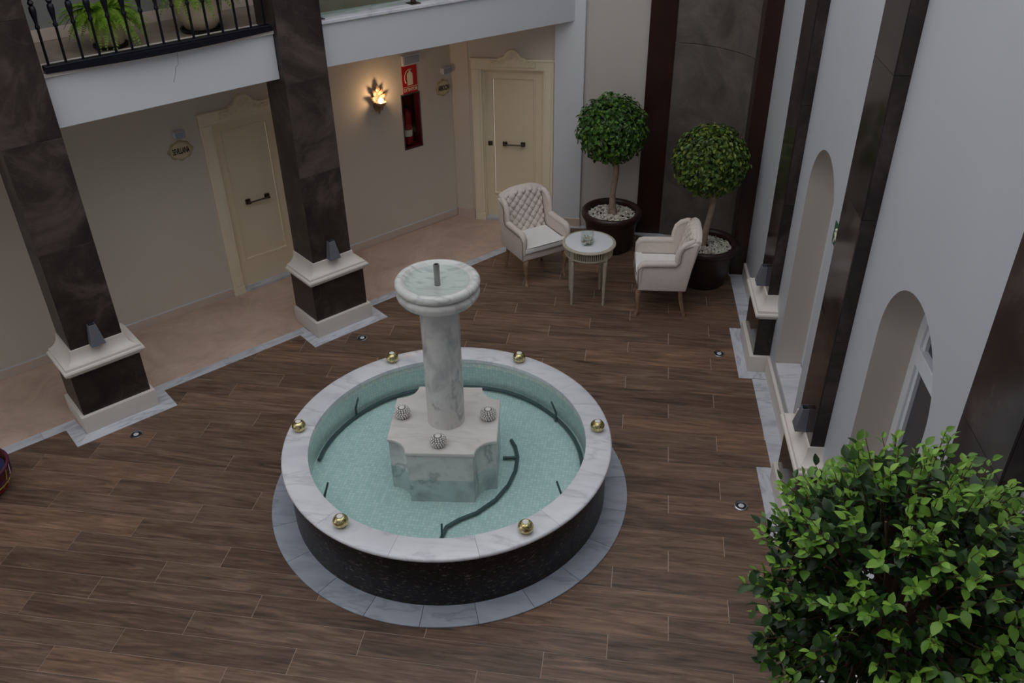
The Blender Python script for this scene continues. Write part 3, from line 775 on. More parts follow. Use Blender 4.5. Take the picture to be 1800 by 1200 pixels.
plaque(6.30, 1.735, 'ARROCIN', 'oval scalloped name plaque with dark lettering near the corner, right of the extinguisher', .108, .10, .43)
for d, z, l in ((2.985, 1.965, 'small white wall box above the plaque left of the nearer cream door'), (6.33, 1.945, 'small white wall box above the plaque near the gallery corner')):
    t = thing('number_light', l, 'wall light', LP(d, WN, z), AL)
    b = MB(); b.box(-.055, -.075, -.035, .055, -.0005, .035); b.build('casing', 'white_box', t, bevel=.005)
    b = MB(); b.box(-.05, -.077, -.03, .05, -.0755, .03); b.build('diffuser', 'grey_box', t)
t = thing('emergency_light', 'grey rectangular emergency light above the red extinguisher sign', 'wall light', LP(5.85, WN, 2.162), AL)
b = MB(); b.box(-.125, -.035, -.06, .125, -.0005, .06); b.build('casing', 'white_box', t, bevel=.008)
b = MB(); b.box(-.105, -.042, -.042, .105, -.0355, .042); b.build('diffuser', 'grey_box', t, bevel=.003)
t = thing('extinguisher_sign', 'red sign with white extinguisher pictogram reading EXTINTOR', 'sign', LP(5.825, WN, 1.93), AL)
b = MB(); b.box(-.105, -.006, -.157, .105, -.0005, .167); b.build('panel', 'red', t)
b = MB(); b.box(-.105, -.0075, -.085, .105, -.0062, -.079); b.build('rule', 'sign_white', t)
b = MB()
body = [(-.036, -.065), (.040, -.065), (.042, .055), (.034, .080), (.014, .092), (.014, .108), (-.008, .108), (-.008, .092), (-.030, .080), (-.038, .055)]
n_ = len(body); b.add([(x, -.009, z) for x, z in body] + [(x, -.0062, z) for x, z in body], [tuple(range(n_)), tuple(range(n_, 2 * n_))[::-1]] + [(i, n_ + i, n_ + (i + 1) % n_, (i + 1) % n_) for i in range(n_)])
b.tube([(.03, -.0078, .118), (-.01, -.0078, .122), (-.045, -.0078, .10), (-.068, -.0078, .06), (-.072, -.0078, .01), (-.06, -.0078, -.03)], [.004, .005, .004, .004, .004, .008], 6)
b.build('pictogram', 'sign_white', t)
text_mesh('EXTINTOR', .056, 'sign_white', t, (0, -.0075, -.118), (R(90), 0, 0), squeeze=.72, bold=.0008)
# recessed cabinet with extinguisher
t = thing('extinguisher_cabinet', 'recessed dark red cabinet with glass front below the red sign', 'cabinet', LP((EXA + EXB) / 2, WN, EXZ0), AL)
hw_, hh_ = (EXB - EXA) / 2, EXZ1 - EXZ0
b = MB(); b.box(-hw_ + .001, .17, .001, hw_ - .001, .175, hh_ - .001); b.build('back_panel', 'dark_red', t)
for x0, x1, z0, z1 in ((-hw_ + .001, -hw_ + .006, .001, hh_ - .001), (hw_ - .006, hw_ - .001, .001, hh_ - .001), (-hw_ + .006, hw_ - .006, .001, .006), (-hw_ + .006, hw_ - .006, hh_ - .006, hh_ - .001)):
    b = MB(); b.box(x0, -.002, z0, x1, .17, z1); b.build('side_panel', 'dark_red', t)
b = wall_mesh(-hw_ - .012, hw_ + .012, -.012, hh_ + .012, [(-hw_ + .004, hw_ - .004, .004, hh_ - .004)], .006, -.007); b.build('frame', 'chrome', t)
b = MB(); b.box(-hw_ + .007, .004, .007, hw_ - .007, .007, hh_ - .007); b.build('glass_pane', 'glass', t)
e = thing('fire_extinguisher', 'red fire extinguisher standing in the recessed cabinet', 'extinguisher', LP((EXA + EXB) / 2 - .01, WN + .095, EXZ0 + .0065), AL)
b = MB(); b.lathe([(.052, .018), (.056, .03), (.056, .36), (.05, .40), (.03, .43), (.016, .44), (.016, .455)], 24); b.build('cylinder', 'red_metal', e, smooth=50)
b = MB(); b.lathe([(.05, 0), (.054, .01), (.052, .0179)], 24); b.build('foot_ring', 'black', e, smooth=50)
b = MB(); b.lathe([(.0565, .12), (.0566, .20)], 24, cap0=False, cap1=False); b.build('white_label', 'sign_white', e, smooth=50, label='pale printed label')
b = MB(); b.box(-.05, -.012, .455, .03, .012, .475); b.box(-.045, -.008, .485, .045, .008, .497); b.box(-.008, -.008, .475, .008, .008, .486); b.build('valve_handle', 'black', e, bevel=.002)
b = MB(); b.tube([(.02, -.01, .465), (.06, -.02, .46), (.075, -.03, .40), (.07, -.04, .30), (.066, -.045, .16)], [.007, .007, .007, .007, .011], 8); b.build('hose', 'black', e, smooth=60)

# ornate lit wall sconce
SC = LP(5.34, WN, 1.82)
t = thing('wall_lamp', 'lit ornate gilded leaf wall lamp with warm bulb', 'wall lamp', SC, AL)
b = MB(); b.rings([[(.055 * s * math.cos(2 * PI * k / 20), y, -.05 + .11 * s * math.sin(2 * PI * k / 20)) for k in range(20)] for s, y in ((1, -.001), (1, -.012), (.7, -.022), (.3, -.026))][::-1]); b.build('backplate', 'gold_leaf', t, smooth=50)
def acanthus(b, base, tip, wd, curl):
    base, tip = Vector(base), Vector(tip); ax = tip - base; side = ax.cross(Vector((0, 1, 0))).normalized()
    rs = []
    for k in range(9):
        u = k / 8; w_ = wd * math.sin(PI * (0.12 + .88 * u) ** .8) * (1 - .25 * (k % 2)) + .002
        c = base + ax * u + Vector((0, -curl * math.sin(u * PI) - curl * .6 * u * u, 0))
        rs.append([c - side * w_ + Vector((0, .004, 0)), c + Vector((0, -.006, 0)), c + side * w_ + Vector((0, .004, 0)), c + Vector((0, .004, 0))])
    b.rings(rs)
for bx, bz, tx, tz, wd, cu in ((0, .04, 0, .17, .022, .03), (-.01, .02, -.075, .115, .02, .03), (.01, .02, .075, .115, .02, .03), (-.02, -.01, -.12, .03, .018, .035), (.02, -.01, .12, .045, .018, .035),
                               (-.02, -.03, -.085, -.02, .02, .03), (.02, -.03, .085, -.02, .02, .03), (-.01, -.06, -.05, -.15, .022, .03), (.01, -.06, .05, -.15, .022, .03), (0, -.08, 0, -.19, .022, .025)):
    b = MB(); acanthus(b, (bx, -.02, bz), (tx, -.03, tz), wd * 1.45, cu); b.build('leaf', 'gold_leaf', t, smooth=60)
b = MB(); b.tube([(0, -.02, -.10), (0, -.07, -.12), (0, -.10, -.085)], [.012, .009, .009], 8); b.build('arm', 'gold_leaf', t, smooth=60)
b = MB(); b.lathe([(.012, -.085), (.035, -.075), (.055, -.055), (.062, -.03), (.058, -.032), (.05, -.052), (.03, -.07), (.002, -.078)], 16, 0, -.10); b.build('cup', 'gold_leaf', t, smooth=60)
b = MB(); b.ball((0, -.10, -.015), .03, 16, 12, 1.1); b.build('bulb', 'bulb', t, smooth=90)
pl_ = bpy.data.lights.new('wall_lamp_glow', 'POINT'); pl_.energy = 1.9; pl_.color = (1.0, 0.62, 0.32); pl_.shadow_soft_size = .03
lo = bpy.data.objects.new('wall_lamp_glow', pl_); COL.objects.link(lo); lo.parent = t; lo.location = (0, -.16, .02)

# small wedge sconces at the foot of the pillars
def wedge(loc, rotz, label):
    t = thing('wedge_sconce', label, 'wall light', loc, rotz)
    def rect(w_, d_, z): return [(-w_, -d_, z), (w_, -d_, z), (w_, -.0005, z), (-w_, -.0005, z)]
    b = MB(); b.rings([rect(.062, .085, 0), rect(.032, .05, .19), rect(.028, .046, .19), rect(.045, .068, .04)]); b.build('shade', 'sconce', t, bevel=.0015, seg=1)
    b = MB(); b.box(-.022, -.036, .12, .022, -.006, .165); b.build('lamp_holder', 'black', t)
wedge(LP(P1 - .005, 7.33, .815), AL, 'dark grey wedge sconce at the foot of the left gallery pillar')
wedge(LP(P2 - .005, 7.33, .815), AL, 'dark grey wedge sconce at the foot of the right gallery pillar')
for c, l in zip(RPILL[:2], ('dark grey wedge sconce on the pilaster nearest the potted trees', 'dark grey wedge sconce on the pilaster between the arched windows')):
    wedge(RP(-.10, c, .815), TH - PI / 2, l)
# exit sign on the right wall
t = thing('exit_sign', 'small green running man exit sign beside the arched window', 'sign', RP(0, 5.86, 2.14), TH - PI / 2)
b = MB(); b.box(-.15, -.006, -.085, .15, -.0005, .085); b.build('panel', 'green', t)
b = MB(); b.ball((-.07, -.0062, .045), .014, 10, 6, .9); b.tube([(-.07, -.0075, .03), (-.055, -.0075, -.01)], [.014, .010], 6)
b.tube([(-.055, -.0075, -.01), (-.085, -.0075, -.03), (-.10, -.0075, -.062)], .007, 6); b.tube([(-.055, -.0075, -.01), (-.03, -.0075, -.03), (-.035, -.0075, -.065)], .007, 6)
b.tube([(-.07, -.0075, .025), (-.10, -.0075, .005)], .006, 6); b.tube([(-.07, -.0075, .025), (-.035, -.0075, .01)], .006, 6); b.build('running_man', 'sign_white', t)
b = MB(); b.box(.02, -.0075, -.06, .08, -.0062, .06); b.build('doorway_mark', 'sign_white', t)

# ------------------------------------------------------------------ railings of the upper gallery
rail = thing('iron_railing', 'black wrought iron railing with turned balusters in front of the ferns', 'railing', (0, 0, 0), AL)
RA, RB = P1 + SW + .03, P2 - SW - .02
b = MB(); b.box(RA, 7.385, 3.105, RB, 7.455, 3.150); b.build('bottom_rail', 'iron', rail, bevel=.006)
b = MB(); K = 22; lo_ = []; 
for k in range(K + 1):
    u = k / K; x = RA + (RB - RA) * u; sag = .030 * math.sin(PI * u) ** 1.0
    lo_.append([(x, 7.375 - sag * 1.5, 3.1 - sag * .4), (x, 7.375 - sag * 1.5, 3.135), (x, 7.384, 3.135), (x, 7.384, 3.1 - sag * .4)])
b.rings(lo_); b.build('curved_shadow_strip', 'iron', rail, smooth=40)  # shadow under the bottom rail modelled as a curved dark strip
b = MB(); b.box(RA, 7.395, 4.02, RB, 7.445, 4.05); b.build('top_rail', 'iron', rail, bevel=.006)
bal = None; nb = 15
for k in range(nb):
    x = RA + .045 + (RB - RA - .09) * k / (nb - 1)
    if bal is None:
        b = MB(); prof = [(.0105, 3.15), (.0105, 3.41), (.018, 3.42), (.018, 3.435), (.012, 3.445), (.016, 3.48), (.026, 3.54), (.024, 3.57), (.013, 3.58), (.024, 3.60), (.013, 3.62), (.026, 3.64), (.024, 3.67), (.014, 3.72), (.012, 3.76), (.018, 3.78), (.0105, 3.80), (.0105, 4.02)]
        b.lathe(prof, 12); bal = b.build('baluster', 'iron', rail, smooth=50, loc=(x, 7.42, 0))
    else: copy_obj(bal, rail, (x, 7.42, 0))
gr = thing('glass_balustrade', 'clear glass balustrade with steel posts on the marble coping', 'balustrade', (0, 0, 0), AL)
px = [P2 + SW + .05, 5.15, 6.25, 7.25]
def cop(x): return 3.095 - .075 * (x - P2) / (7.37 - P2)
post0 = None
for x in px:
    b = MB(); b.box(x - .055, 7.45, cop(x), x + .055, 7.56, cop(x) + .012); b.box(x - .02, 7.485, cop(x) + .012, x + .02, 7.525, 4.05); b.build('post', 'bronze', gr, bevel=.003)
for a, c in zip(px[:-1], px[1:]):
    b = MB(); b.box(a + .03, 7.498, cop(a) + .03, c - .03, 7.51, 4.0); b.build('glass_panel', 'rail_glass', gr)
b = MB(); b.tube([(px[0], 7.505, 4.06), (px[-1], 7.505, 4.06)], .02, 10); b.build('handrail', 'chrome', gr, smooth=50)

# ------------------------------------------------------------------ fern pots
def frond_mesh(L_=.5, droop=.5, seed=1):
    rn = random.Random(seed); b = MB(); N_ = 26; pts = []
    for k in range(N_ + 1):
        u = k / N_; pts.append(Vector((L_ * (u - .18 * u * u * droop), rn.uniform(-.004, .004), L_ * (.50 * u - (1.05 * droop + .2) * u * u))))
    b.tube(pts, [.003 * (1 - .8 * k / N_) for k in range(N_ + 1)], 4)
    for k in range(2, N_ + 1):
        u = k / N_; p = pts[k]; t_ = (pts[min(k + 1, N_)] - pts[k - 1]).normalized()
        wl = .062 * math.sin(PI * min(1, .15 + .85 * u)) ** .6 * (1.05 - u * .45) + .006
        for s in (-1, 1):
            side = Vector((0, s, 0)); dr = (side + t_ * .35 + Vector((0, 0, -.22))).normalized(); e_ = p + dr * wl
            w_ = t_ * .0088; mid = p + dr * wl * .5 + Vector((0, 0, .004))
            b.add([p - w_ * .5, p + w_ * .7, mid + w_, e_, mid - w_], [(0, 1, 2, 4), (4, 2, 3)])
    return b
def fern_pot(loc, label, r, h, seed, shape):
    t = thing('potted_fern', label, 'potted plant', loc, AL)
    if shape == 0: prof = [(r * .62, .015), (r * .70, .03), (r * .86, h * .4), (r * .95, h * .8), (r, h - .02), (r, h), (r * .93, h), (r * .90, h - .04)]
    else: prof = [(r * .55, .015), (r * .66, .03), (r * .92, h * .35), (r, h * .65), (r * .96, h * .9), (r, h - .01), (r, h), (r * .92, h), (r * .88, h - .04)]
    b = MB(); b.lathe(prof, 32); b.build('pot', 'pot_cream', t, smooth=50)
    b = MB(); b.lathe([(r * .75, 0), (r * .85, .006), (r * .88, .028), (r * .84, .028), (r * .80, .0145)], 28, cap1=False); b.build('saucer', 'black', t, smooth=50)
    b = MB(); b.lathe([(.001, h - .03), (r * .90, h - .035), (r * .90, h - .045)], 24, cap0=False); b.build('soil', 'soil', t)
    protos = []
    rn = random.Random(seed)
    for k in range(64):
        az = 2 * PI * k / 64 * 1.0 + rn.uniform(-.15, .15)
        sc_ = rn.uniform(.75, 1.0); tilt = rn.uniform(-.3, .05) if k % 2 else rn.uniform(-.9, -.3)
        if len(protos) < 3:
            o = frond_mesh(.36, (.95, .7, 1.05)[len(protos)], seed + len(protos)).build('frond', 'fern', t, loc=(0, 0, h - .03)); protos.append(o)
        else: o = copy_obj(protos[k % 3], t, (0, 0, h - .03))
        o.location = (.05 * math.cos(az), .05 * math.sin(az), h - .035)
        o.rotation_euler = (rn.uniform(-.2, .2), tilt, az); o.scale = (sc_, sc_, sc_)
fern_pot(LP(2.36, 7.97, 3.069), 'fern in a cream pot behind the left part of the iron railing', .165, .30, 3, 0)
fern_pot(LP(3.17, 7.97, 3.069), 'fern in a larger rounded cream pot behind the right part of the iron railing', .215, .42, 11, 1)

# ------------------------------------------------------------------ fountain
fo = thing('fountain', 'round marble fountain with dark basin wall, turquoise water and a bowl on a column', 'fountain', (FX, FY, 0))
def sector(r0, r1, a0, a1, z0, z1, n=6):
    b = MB(); rs = []
    for k in range(n + 1):
        a = a0 + (a1 - a0) * k / n; c, s = math.cos(a), math.sin(a)
        rs.append([(r0 * c, r0 * s, z0), (r1 * c, r1 * s, z0), (r1 * c, r1 * s, z1), (r0 * c, r0 * s, z1)])
    b.rings(rs); return b
nR = 22
for k in range(nR):
    a0 = R(-86.9) + 2 * PI * k / nR; sector(1.24, 1.458, a0 + .001, a0 + 2 * PI / nR - .001, 0.001, .013).build('base_slab', 'marble_ring', fo, bevel=.002, seg=1)
nD = 10
for k in range(nD):
    a0 = R(-68) + 2 * PI * k / nD; sector(1.16, 1.272, a0 + .0006, a0 + 2 * PI / nD - .0006, .0135, .480, 10).build('wall_panel', 'dark_marble', fo, smooth=30)
nM = 13
for k in range(nM):
    a0 = R(-68.5) + 2 * PI * k / nM
    b = MB(); n = 10; rs = []
    for j in range(n + 1):
        a = a0 + .0008 + (2 * PI / nM - .0016) * j / n; c, s = math.cos(a), math.sin(a)
        pr = [(1.1036, .482), (1.292, .482), (1.306, .487), (1.3115, .500), (1.307, .512), (1.295, .517), (1.112, .517), (1.105, .513)]
        rs.append([(r_ * c, r_ * s, z_) for r_, z_ in pr])
    b.rings(rs); b.build('rim_slab', 'marble_rim', fo, smooth=50)
b = MB(); n = 96
b.rings([[(1.125 * math.cos(2 * PI * i / n), 1.125 * math.sin(2 * PI * i / n), z) for i in range(n)] for z in (.20, .4815)], False, False)
b.build('basin_lining', 'mosaic', fo, smooth=60, uv=lambda co: (math.atan2(co.y, co.x) * 1.125, co.z))
b = MB(); b.lathe([(1.159, .02), (1.159, .20)], 64); b.build('basin_floor', 'mosaic', fo, uv=lambda co: (co.x, co.y))
b = MB(); K = 48; 
b.lathe([(1.1245, .42), (.8, .42), (.4, .42), (.001, .42)], 96, cap0=False, cap1=False)
wo = b.build('water', 'water', fo, recalc=False)
if wo.data.polygons[0].normal.z < 0: wo.data.flip_normals()
# pedestal block with concave corners
def notched(hw, nr, z, rot):
    pts = []
    for q in range(4):
        a = q * PI / 2; ca, sa = math.cos(a), math.sin(a)
        # corner at (hw, hw): quarter circle centred at the corner, from (hw, hw-nr) to (hw-nr, hw)
        loc_ = [(hw - nr * math.sin(PI / 2 * k / 8 * 1.0) if False else hw + nr * math.cos(-PI / 2 - PI / 2 * k / 8), hw + nr * math.sin(-PI / 2 - PI / 2 * k / 8)) for k in range(9)]
        for x, y in loc_: pts.append((x * ca - y * sa, x * sa + y * ca))
    cr, sr = math.cos(rot), math.sin(rot)
    return [(-.01 + x * cr - y * sr, y * cr + x * sr, z) for x, y in pts]
rot = R(6)
b = MB(); b.rings([notched(.415, .165, .20, rot), notched(.415, .165, .668, rot)]); b.build('pedestal_block', 'marble_col', fo, smooth=30)
b = MB(); b.rings([notched(.420, .163, .668, rot), notched(.424, .161, .674, rot), notched(.424, .161, .694, rot), notched(.420, .163, .700, rot)]); b.build('pedestal_slab', 'marble_pale', fo, smooth=30)
b = MB(); b.lathe([(.146, .7), (.146, 1.0), (.144, 1.4), (.146, 1.765)], 48); b.build('column', 'marble_col', fo, smooth=50)
bp = [(.146, 1.755), (.17, 1.762), (.23, 1.785), (.275, 1.812), (.298, 1.842), (.303, 1.865), (.296, 1.886), (.280, 1.897), (.272, 1.904)]
for k in range(9):
    a = R(-80 + k * 20); bp.append((.272 + .036 * math.cos(a), 1.938 + .034 * math.sin(a)))
bp += [(.262, 1.972), (.255, 1.967), (.245, 1.958), (.225, 1.94), (.19, 1.925), (.10, 1.915), (.001, 1.912)]
b = MB(); b.lathe(bp, 64); b.build('bowl', 'marble_bowl', fo, smooth=50)
b = MB(); b.lathe([(.235, 1.951), (.001, 1.951)], 48, cap0=False, cap1=False); wo = b.build('bowl_water', 'bowl_water', fo, recalc=False)
if wo.data.polygons[0].normal.z < 0: wo.data.flip_normals()
b = MB(); b.lathe([(.022, 1.913), (.022, 2.07), (.020, 2.078), (.015, 2.078), (.015, 2.05)], 16); b.build('nozzle_pipe', 'pipe', fo, smooth=50)
# submerged ring hose, curved feed hose and jets
b = MB(); b.tube([(1.085 * math.cos(R(a)), 1.085 * math.sin(R(a)), .222 + .006 * math.sin(a * .11)) for a in range(-5, 190, 5)], .017, 8); b.build('ring_hose', 'hose', fo, smooth=60)
pts = [(.14, -1.00), (.105, -.86), (.12, -.70), (.20, -.61), (.32, -.52), (.44, -.36), (.515, -.18), (.545, .0), (.54, .16), (.50, .30), (.44, .40)]
cp = []
for i in range(len(pts) - 1):
    for k in range(4): u = k / 4; cp.append((pts[i][0] * (1 - u) + pts[i + 1][0] * u, pts[i][1] * (1 - u) + pts[i + 1][1] * u, .222))
b = MB(); b.tube(cp, .016, 8); b.tube([(.54, .16, .222), (.42, .14, .222)], .014, 8); b.build('feed_hose', 'hose', fo, smooth=60)
b = MB(); b.box(.405, -.20, .21, .418, .10, .46); 
for (ax, ay) in ((-.95, .53), (-.86, -.60), (.80, .70), (.96, -.34), (.145, -.93)):
    dx, dy = -ax / math.hypot(ax, ay), -ay / math.hypot(ax, ay)
    b = MB(); b.tube([(ax, ay, .21), (ax, ay, .30), (ax + dx * .05, ay + dy * .05, .44)], [.012, .010, .008], 8); b.build('jet', 'hose', fo, smooth=60)

# ------------------------------------------------------------------ candle holders
def gold_holder(x, y, label, first=None, s=1.0):
    if first: return dup(first, (x, y, .5172), label=label)
    t = thing('candle_holder', label, 'candle holder', (x, y, .5172), 0, 'gold ball candle holders on the fountain rim')
    b = MB(); pr = [(.024, 0.0), (.034, .004)]
    for k in range(1, 14):
        a = R(-62 + 124 * k / 14); pr.append((.057 * math.cos(a), .047 + .050 * math.sin(a)))
    pr += [(.027, .091), (.024, .090), (.024, .060)]
    b.lathe(pr, 32); b.build('glass_ball', 'gold', t, smooth=60)
    b = MB(); b.lathe([(.0225, .0601), (.0225, .0925), (.019, .095)], 20); b.build('candle', 'candle', t, smooth=50)
    return t
gh = [(126.2, 1.215, 'gold ball candle holder on the fountain rim at the back left, behind the column'), (69.7, 1.205, 'gold ball candle holder on the fountain rim at the back right'),
      (11.6, 1.205, 'gold ball candle holder on the fountain rim at the far right side'), (-51.3, 1.215, 'gold ball candle holder on the fountain rim at the front right'),
      (-117.0, 1.20, 'gold ball candle holder on the fountain rim at the front left'), (-176.3, 1.215, 'gold ball candle holder on the fountain rim at the far left side')]
g0 = None
for a, r_, l in gh:
    o = gold_holder(FX + r_ * math.cos(R(a)), FY + r_ * math.sin(R(a)), l, g0); g0 = g0 or o
def silver_holder(x, y, label, first=None):
    if first: return dup(first, (x, y, .7002), label=label)
    t = thing('candle_holder', label, 'candle holder', (x, y, .7002), 0, 'studded white candle holders on the fountain pedestal')
    b = MB(); pr = [(.028, 0.0)]
    for k in range(1, 12):
        a = R(-60 + 118 * k / 12); pr.append((.055 * math.cos(a), .045 + .047 * math.sin(a)))
    pr += [(.027, .087), (.024, .086), (.024, .06)]
    b.lathe(pr, 24); b.build('body', 'silver_body', t, smooth=60)
    b = MB()
    for j, el in enumerate((-38, -20, -2, 16, 34, 50)):
        m = int(18 * math.cos(R(el))) + 1
        for k in range(m):
            az = 2 * PI * (k + .5 * (j % 2)) / m; r_ = .058
            b.ball((r_ * math.cos(R(el)) * math.cos(az), r_ * math.cos(R(el)) * math.sin(az), .045 + .050 * math.sin(R(el))), .0088, 7, 5)
    b.build('studs', 'silver', t, smooth=80, kind='stuff')
    b = MB(); b.lathe([(.0225, .0601), (.0225, .0925), (.019, .095)], 20); b.build('candle', 'candle', t, smooth=50)
    return t
s0 = None
for x, y, l in ((-1.722, 5.31, 'studded white candle holder on the fountain pedestal, left of the column'), (-1.044, 5.378, 'studded white candle holder on the fountain pedestal, right of the column'),
                (-1.364, 5.004, 'studded white candle holder on the fountain pedestal, in front of the column')):
    o = silver_holder(x, y, l, s0); s0 = s0 or o

# ------------------------------------------------------------------ floor spots
sp0 = None
for x, y, l in ((-4.33, 5.60, 'round steel floor spotlight in front of the left gallery pillar'), (-2.76, 7.42, 'round steel floor spotlight in front of the right gallery pillar'),
                (.93, 7.60, 'round steel floor spotlight near the pilaster by the potted trees'), (1.00, 5.40, 'round steel floor spotlight near the pilaster between the arched windows')):
    if sp0: dup(sp0, (x, y, 0.0006), label=l); continue
    sp0 = thing('floor_spotlight', l, 'floor light', (x, y, 0.0006), 0, 'recessed floor spotlights')
    b = MB(); b.lathe([(.056, 0), (.056, .003), (.050, .006), (.040, .005), (.038, .001)], 32, cap1=False); b.build('ring', 'chrome', sp0, smooth=40)
    b = MB(); b.lathe([(.038, 0), (.037, .0015), (.024, .0015)], 24); b.build('well', 'black', sp0)
    b = MB(); b.lathe([(.023, .0016), (.023, .0035), (.015, .0055), (.001, .006)], 20); b.build('lens', 'lens', sp0, smooth=60)

# ------------------------------------------------------------------ armchairs
def make_chair(label, loc, rotz):
    t = thing('wing_armchair', label, 'armchair', loc, rotz)
    # local: front = -y
    b = MB(); b.box(-.285, -.262, .335, .285, .225, .425); b.build('seat_rail', 'fabric', t, smooth=50, bevel=.018, seg=3)
    # cushion, T shaped at the front
    out = [(-.245, -.20), (-.285, -.205), (-.285, -.285), (.285, -.285), (.285, -.205), (.245, -.20), (.245, .17), (-.245, .17)]
    b = MB(); b.prism(out, .425, .502); cu = b.build('seat_cushion', 'cushion', t, smooth=50, bevel=.02, seg=3)
    for z in (.438, .494):
        q = MB(); loop = [(-.278, -.275), (-.15, -.284), (.15, -.284), (.278, -.275), (.284, -.235), (.278, -.210), (.247, -.195), (.247, 0), (.245, .165), (-.245, .165), (-.247, 0), (-.247, -.195), (-.278, -.210), (-.284, -.235), (-.278, -.275)]
        q.tube([(x, y, z) for x, y in loop], .0045, 5); q.build('piping', 'piping', cu, smooth=60)
    # tufted back: front surface grid
    nx, nz = 46, 58; gx = MB(); vs = []; a_, b_ = .098, .100
    def ztop(x): return .985 - .05 * (abs(x) / .235) ** 2.6
    for j in range(nz + 1):
        for i in range(nx + 1):
            x = -.235 + .47 * i / nx; zt = ztop(x); v_ = j / nz; z = .44 + (zt - .44) * v_
            p = x / a_ + (z - .5) / b_; q = x / a_ - (z - .5) / b_
            puff = (abs(math.sin(PI * p)) * abs(math.sin(PI * q))) ** .42
            edge = min(1, (1 - v_) / .10) ** .5 if v_ > .9 else 1
            y = .175 + .13 * ((z - .44) / .54) - .030 * puff * (.3 + .7 * edge) - .02 * (1 - (x / .235) ** 2)
            if v_ > .9: y += .055 * ((v_ - .9) / .1) ** 2
            vs.append((x, y, z))
    fs = [(j * (nx + 1) + i, j * (nx + 1) + i + 1, (j + 1) * (nx + 1) + i + 1, (j + 1) * (nx + 1) + i) for j in range(nz) for i in range(nx)]
    gx.add(vs, fs); back = gx.build('tufted_back', 'fabric', t, smooth=80)
    bt = MB()
    for pi_ in range(-8, 9):
        for qi in range(-8, 9):
            x = a_ * (pi_ + qi) / 2; z = .5 + b_ * (pi_ - qi) / 2
            if abs(x) < .215 and .46 < z < ztop(x) - .045:
                bt.ball((x, .175 + .13 * ((z - .44) / .54) - .02 * (1 - (x / .235) ** 2) - .002, z), .0085, 8, 6)
    bt.build('buttons', 'piping', back, smooth=80, kind='stuff')
    # outer back shell
    b = MB(); rs = []
    for k in range(13):
        x = -.285 + .57 * k / 12; zt = .975 - .062 * (abs(x) / .285) ** 2.8
        def yb(z): return .195 + .155 * ((z - .335) / .64)
        rs.append([(x, yb(.34) - .02, .34), (x, yb(zt) - .035, zt), (x, yb(zt) - .006, zt + .012), (x, yb(zt) + .022, zt - .006), (x, yb(.34) + .04, .34)])
    b.rings(rs); b.build('back_shell', 'fabric', t, smooth=60)
    for sx in (-1, 1):
        # side panel with wing
        pf = [(-.262, .335), (-.258, .60), (-.235, .632), (.10, .638), (.125, .66), (.135, .78), (.16, .845), (.205, .878), (.255, .885), (.30, .90), (.335, .885), (.245, .335)]
        b = MB(); xa, xb = sx * .252, sx * .308; n_ = len(pf)
        b.add([(xa, y, z) for y, z in pf] + [(xb, y, z) for y, z in pf], [tuple(range(n_)) if sx < 0 else tuple(range(n_))[::-1], tuple(range(n_, 2 * n_))[::-1] if sx < 0 else tuple(range(n_, 2 * n_))] + [((i, n_ + i, n_ + (i + 1) % n_, (i + 1) % n_) if sx < 0 else (i, (i + 1) % n_, n_ + (i + 1) % n_, n_ + i)) for i in range(n_)])
        b.build('side_panel', 'fabric', t, smooth=50, bevel=.012, seg=3)
        b = MB(); b.tube([(sx * .285, -.245, .42), (sx * .285, -.247, .52), (sx * .285, -.244, .60), (sx * .284, -.225, .632), (sx * .283, -.19, .642), (sx * .282, 0, .645), (sx * .28, .12, .648)], [.030, .033, .036, .037, .037, .037, .036], 12)
        arm = b.build('arm', 'fabric', t, smooth=70)
        b = MB(); b.tube([(sx * .283, .13, .655), (sx * .283, .135, .74), (sx * .281, .155, .82), (sx * .278, .20, .868), (sx * .272, .26, .893), (sx * .255, .29, .905)], [.032, .032, .032, .032, .030, .024], 12); b.build('wing', 'fabric', t, smooth=70)
        b = MB(); b.tube([(sx * .312, -.262, .36), (sx * .316, -.266, .58), (sx * .318, -.24, .618), (sx * .320, -.18, .622), (sx * .320, .12, .628), (sx * .318, .158, .68), (sx * .317, .165, .78), (sx * .312, .19, .835), (sx * .308, .25, .862), (sx * .30, .31, .87)], .0045, 5); b.build('piping', 'piping', arm, smooth=60)
    # legs
    for sx in (-1, 1):
        b = MB(); b.tube([(sx * .25, -.228, .345), (sx * .262, -.248, .29), (sx * .262, -.250, .22), (sx * .252, -.236, .12), (sx * .252, -.240, .05), (sx * .256, -.256, .018), (sx * .256, -.258, .0)], [.034, .033, .026, .017, .015, .023, .020], 10); b.build('leg', 'chair_wood', t, smooth=60)
        b = MB(); b.tube([(sx * .25, .19, .345), (sx * .25, .205, .22), (sx * .25, .232, .10), (sx * .25, .262, .0)], [.024, .021, .018, .017], 4); b.build('leg', 'chair_wood', t, smooth=30)
        b = MB()
        for k in range(6): b.ball((sx * .288, -.255 + .012 * k, .340), .0042, 6, 4); b.ball((sx * (.28 - .012 * k), -.264, .340), .0042, 6, 4)
        b.build('nail_heads', 'bronze', t, kind='stuff')
    return t
ch = make_chair('cream tufted wing armchair left of the round table, facing the fountain', (-1.14, 9.07, 0), math.atan2(.47, .61) - 0.0)
ch.rotation_euler.z = math.atan2(-.79, .61) + PI / 2
dup(ch, (.31, 8.52, 0), math.atan2(-.06, -1) + PI / 2, 'cream tufted wing armchair right of the round table, seen from its side')

